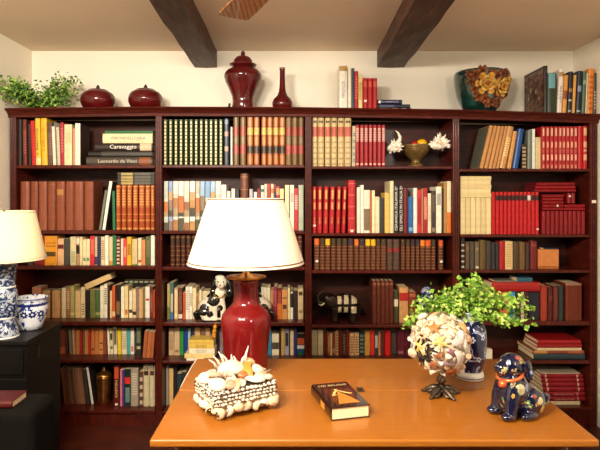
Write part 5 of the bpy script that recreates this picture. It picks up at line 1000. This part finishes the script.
# ---- pair of black and white spaniels on the shelf
def spaniel(px, mirror, label):
    Y = Y0+.065; s = .0001*62
    o = thing('dog_figurine', label, 'figurine', (X(px, Y), Y, zs(2, 4)+.0068), group='pair of spotted porcelain spaniels')
    m = -1 if mirror else 1
    # u: image pixels, x to the head side, z up
    def e(x, y, z, rx, ry, rz, rot=None): return ((m*x*s, y*s, z*s), (rx*s, ry*s, rz*s), rot)
    b = B()
    for c in (e(-5, 0, 11, 10, 9, 11), e(1, 0, 17, 10, 8.5, 12, (0, m*.5, 0)), e(7, -1, 26, 7.5, 7, 9), e(9.5, -4, 38, 6.2, 6.5, 6), e(9.8, -9, 36, 3.8, 4.5, 3.6), e(8, -3, 43, 5, 5, 2.6), e(-7, -6, 7, 7.5, 5, 7.5), e(-7, 6, 7, 7.5, 5, 7.5), e(-3, -8, 2, 6, 4, 2.2), e(12, -6, 1.8, 4.6, 5, 2), e(3, -7, 1.8, 4.6, 5, 2)): b.ell(c[0], c[1], rot=c[2])
    b.tube([(m*9*s, -5*s, 22*s), (m*11.5*s, -6*s, 12*s), (m*12*s, -6*s, 2*s)], [4*s, 3*s, 3*s], 10); b.tube([(m*4*s, -5*s, 20*s), (m*3*s, -7*s, 11*s), (m*3*s, -7*s, 2*s)], [4*s, 3*s, 3*s], 10)
    me = remeshed(b, .0034, 3)
    P_ = lambda x, y, z: (m*x*s, y*s, z*s)
    sp = [(P_(-8, -11, 12), 5.2), (P_(2.4, -8.5, 21), 5), (P_(-5, -6, 27), 3.4), (P_(-1, -10, 7), 2.6), (P_(9, -8, 13), 2.4), (P_(-4, -9, 19), 2), (P_(-14, -3, 4), 6.5), (P_(-13, 3, 19), 4), (P_(-2, 0, 30), 3)]
    paint(me, [(1, near(c, r*s*1.25)) for c, r in sp])
    WB = [mat('e6dcc6', .16, coat=.8, var=.06), mat('17140f', .14, coat=.9)]
    link('body', me, WB, o)
    for q in (-1, 1):
        b = B(); b.ell(P_(9.6+q*7, -4, 35), (3.4*s, 3.2*s, 9*s), rot=(0, -q*m*.22*m, 0)); b.ell(P_(9.6+q*8.2, -4.5, 28), (3.6*s, 3*s, 5*s)); link('ear', remeshed(b, .003, 2), WB[1], o)
        B().ell(P_(9.6+q*2.6, -9.6, 39.4), (.9*s, .7*s, .9*s), u=10, v=6).obj('eye', mat('100c0a', .1, coat=1), o)
    B().ell(P_(9.8, -13.2, 36.6), (1.3*s, 1*s, .9*s), u=10, v=6).obj('nose', WB[1], o)
    b = B(); b.tube([P_(9.8-2.4, -12.6, 34.2), P_(9.8, -13.3, 33.6), P_(9.8+2.4, -12.6, 34.2)], .35*s, 6); b.obj('mouth', mat('a85848', .3), o)
    b = B(); b.tube([P_(-12, -2, 3), P_(-15.5, -4, 3), P_(-16.5, -6, 7), P_(-14, -7, 10)], [3*s, 3*s, 2.6*s, 1.4*s], 10); b.obj('tail', WB[1], o)
    b = B(); b.tube([P_(2, -9.4, 27), P_(6, -10, 23.6), P_(11, -9.6, 24), P_(14, -7, 27)], .7*s, 8); b.obj('gilt_chain', mat('b89048', .3, metal=.8), o)
spaniel(212.5, False, 'black-spotted white spaniel figurine on the shelf, clear of the red lamp'); spaniel(257, True, 'black-spotted white spaniel figurine mostly hidden behind the red lamp')

# ---- dark elephant with pale inlaid panels
Y = Y0+.10; u = Y/F
el = thing('elephant_figurine', 'dark elephant figurine with raised trunk and ivory-coloured inlaid panels', 'figurine', (X(340, Y), Y, zs(3, 4)+.0005))
b = B(); E_ = lambda x, y, z: (x*u, y*u, z*u)
b.ell(E_(4, 0, 18), (15*u, 9*u, 10*u)); b.ell(E_(-10, 0, 20), (7*u, 6.5*u, 8*u)); b.ell(E_(-13, 0, 23), (5*u, 5*u, 5.5*u))
b.tube([E_(-15, 0, 21), E_(-19, 0, 18), E_(-22, 0, 20), E_(-22.5, 0, 25), E_(-19, 0, 29), E_(-15, 0, 30.5)], [3.2*u, 2.8*u, 2.4*u, 2*u, 1.7*u, 1.4*u], 10)
for x in (-6, 12):
    for y in (-5, 5): b.tube([E_(x, y, 15), E_(x+.5, y, 7), E_(x, y, 1)], [4.2*u, 3.4*u, 3.8*u], 12)
b.tube([E_(18, 0, 21), E_(20.5, 0, 15), E_(20, 0, 9)], [1.3*u, 1*u, .8*u], 8)
me = remeshed(b, .0034, 3)
def panel(x0, x1, z0, z1): return lambda q: x0*u < q.x < x1*u and z0*u < q.z < z1*u and abs(q.y) > 2*u
paint(me, [(1, panel(-3, .8, 19, 26)), (1, panel(3.4, 7.6, 19, 27)), (1, panel(10.8, 16.5, 19, 27)), (1, panel(-2.5, .6, 10, 16)), (1, panel(3.2, 7.4, 10, 16)), (1, panel(10.4, 15.8, 10, 16)), (0, panel(1.6, 3, 0, 40)), (0, panel(-9, -3.4, 0, 12))])
link('body', me, [mat('2a1c14', .35, metal=.5), mat('d0c09c', .35, var=.3, scale=120)], el)
for q in (-1, 1):
    b = B(); b.ell(E_(-8, q*7, 21), (4.6*u, 1.2*u, 6*u), rot=(0, 0, q*-.35)); b.obj('ear', mat('34231a', .4, metal=.4), el)
    b = B(); b.tube([E_(-15.5, q*2.6, 19), E_(-19, q*3.4, 16.6), E_(-21.5, q*3.2, 18)], [1*u, .8*u, .3*u], 8); b.obj('tusk', mat('e0d2b0', .35), el)

# ------------------------------------------------------------------ the book on the table
A = Vector((.1195, 1.6515)); rot = math.atan2(.03, .118)
tbk = thing('hardback_book', 'thick black hardback with a gold picture lying flat on the table', 'book', (.121, 1.653, TZ+.0006), (0, 0, rot))
W_, L_, H_ = .122, .215, .039
b = B(); b.bev(0, W_, 0, L_, 0, .0028, .0008, 1); b.bev(0, W_, 0, L_, H_-.0028, H_, .0008, 1)
n = 8; f0, f1 = [], []
for y, lst in ((0, f0), (L_, f1)):
    for k in range(n+1): a = PI/2-PI*k/n; lst.append(b.v(-.007*math.cos(a), y, H_/2+H_/2*math.sin(a)))
for k in range(n): b.face([f0[k], f0[k+1], f1[k+1], f1[k]], True)
M_COV = mat('1a120e', .22, coat=.5)
b.obj('cover', M_COV, tbk)
B().box(.0, W_-.004, .004, L_-.004, .003, H_-.003).obj('page_block', mat('e6d4a8', .8, var=.08, scale=160), tbk)
zt_ = H_+.0002
b = B(); b.box(.02, .106, .022, .158, H_-.0002, zt_); b.obj('cover_picture', ramp_mat([(.3, '2c160c'), (.5, '4c2412'), (.7, '6c3a18')], .25, nscale=22, coat=.4), tbk)
b = B()
f = [b.v(*p, zt_+.0003) for p in [(.030, .026), (.1, .026), (.086, .072), (.07, .112), (.058, .132), (.05, .1), (.04, .06)]]; b.face(f)
b.obj('cover_picture', mat('c08030', .3, coat=.4), tbk)
b = B()
for pts in ([(.036, .1), (.05, .128), (.064, .138), (.078, .122), (.092, .108), (.1, .104)], [(.058, .138), (.056, .148), (.066, .15)], [(.034, .096), (.04, .108), (.046, .1)]):
    b.tube([(x, y, zt_+.0006) for x, y in pts], [.004]*len(pts), 6)
for v_ in b.bm.verts: v_.co.z = zt_+.0003+(v_.co.z-zt_)*.12
b.obj('cover_picture', mat('e8c878', .3), tbk)
lettering('FOI BRUNO', .02, Matrix.Translation((W_/2, .188, zt_+.0002)), mat('b8a070', .35), tbk, width=.1)
b = B(); b.box(-.0075, -.0072, .06, .1, .01, .03); b.obj('spine_picture', mat('d08c3c', .4), tbk)

# ------------------------------------------------------------------ small things on the shelves
# orange-tan card box with a navy booklet on it
Y = Y0+.05; z0 = zs(4, 3)+.0005; zt = Z(249.4, Y)
o = thing('card_box', 'square orange-tan card box on the third shelf below the flowered bowl', 'box', (X(548.4, Y), Y+.07, z0))
hw = (559-538)*Y/F/2
b = B(); b.bev(-hw, hw, -.07, .07, 0, (zt-z0)*.12, .0015, 1); b.obj('box_base', mat('a8602c', .6), o)
b = B(); b.bev(-hw, hw, -.07, .07, (zt-z0)*.125, zt-z0, .0015, 1); b.obj('box_lid', mat('c87c40', .6), o)
book(X(544.2, Y), Y+.01, zt+.0006, .0085, 14.6*Y/F, .1, '1c2030', 'p', label='thin navy booklet lying on the square orange-tan card box', flat=True)
# orange tassel on a cord from the shelf edge
hx, hz = X(215.5, Y0-.006), zs(2, 4)
t = thing('tassel', 'orange-yellow silk tassel hanging from the shelf beneath the spotted dog', 'tassel', (hx, Y0-.008, hz))
b = B(); b.tube([(.004, .04, .002), (.004, .008, .002), (.003, -.002, -.002), (.001, -.004, -.012)], .0016, 8); b.obj('cord', mat('c8a05c', .6), t)
b = B(); b.lathe([(.002, -.010), (.009, -.016), (.012, -.026), (.010, -.034)], 16); b.lathe([(.010, -.034), (.0085, -.038), (.0125, -.05), (.011, -.058)], 16)
b.mi = 0; b.obj('tassel_head', mat('e0941c', .55), t)
b = B()
for k in range(22):
    a = 2*PI*k/22; b.tube([(.007*math.cos(a), .007*math.sin(a), -.056), (.010*math.cos(a), .010*math.sin(a), -.08), (.009*math.cos(a), .009*math.sin(a), -.098)], .0017, 5)
o = b.obj('fringe', mat('d88a1c', .7), t); bmesh  # threads of one fringe
t.rotation_euler = (0, .12, 0)
# white label on the outer upright
B().box(X(591.6), X(595.8), Y0-.0036, Y0-.0026, Z(203), Z(200.2)).obj('label', mat('efe6d6', .6), case, loc=(-case.location.x, -case.location.y, -case.location.z))

# ------------------------------------------------------------------ ceiling fan
M_FANW = ramp_mat([(.2, '8c542c'), (.45, 'a86c3c'), (.6, 'd09c68'), (.8, 'b47c48')], .3, (7, 2.2, 2.2), 2.2, 3, coat=.3, kind='wave', dist=5)
HZ = 2.2
hub = Vector((-.005, 1.755, HZ)); d_ = Vector((-.25, .555, 0)); ang0 = math.atan2(d_.y, d_.x)
fan = thing('ceiling_fan', 'ceiling fan with wood-grained blades hanging from the ceiling between dark beams', 'fan', hub)
M_FM = mat('6c4a2c', .35, metal=.8)
b = B(); b.lathe([(.02, -.05), (.07, -.045), (.1, -.02), (.1, .04), (.07, .06), (.03, .07), (.014, .075), (.014, .17), (.05, .18), (.06, ZC-HZ-.001)], 32); b.obj('motor_housing', M_FM, fan)
for k in range(4):
    a = ang0+k*PI/2; b = B()
    pts = [(.15, -.05), (.3, -.058), (.5, -.066), (.6, -.066), (.612, -.056), (.616, 0), (.612, .056), (.6, .066), (.5, .066), (.3, .058), (.15, .05)]
    M = Matrix.Rotation(a, 4, 'Z') @ Matrix.Rotation(.05, 4, 'X')
    up = [b.v(*(M @ Vector((x, y, .004)))) for x, y in pts]; dn = [b.v(*(M @ Vector((x, y, -.004)))) for x, y in pts]
    b.face(up); b.face(list(reversed(dn)))
    for q in range(len(pts)): b.face([up[q], dn[q], dn[(q+1) % len(pts)], up[(q+1) % len(pts)]])
    bl = b.obj('blade', M_FANW, fan)
    b = B(); b.tube([M @ Vector((.09, 0, .006)), M @ Vector((.2, 0, .008))], .009, 8); b.obj('blade_arm', M_FM, bl)
bpy.context.view_layer.update()
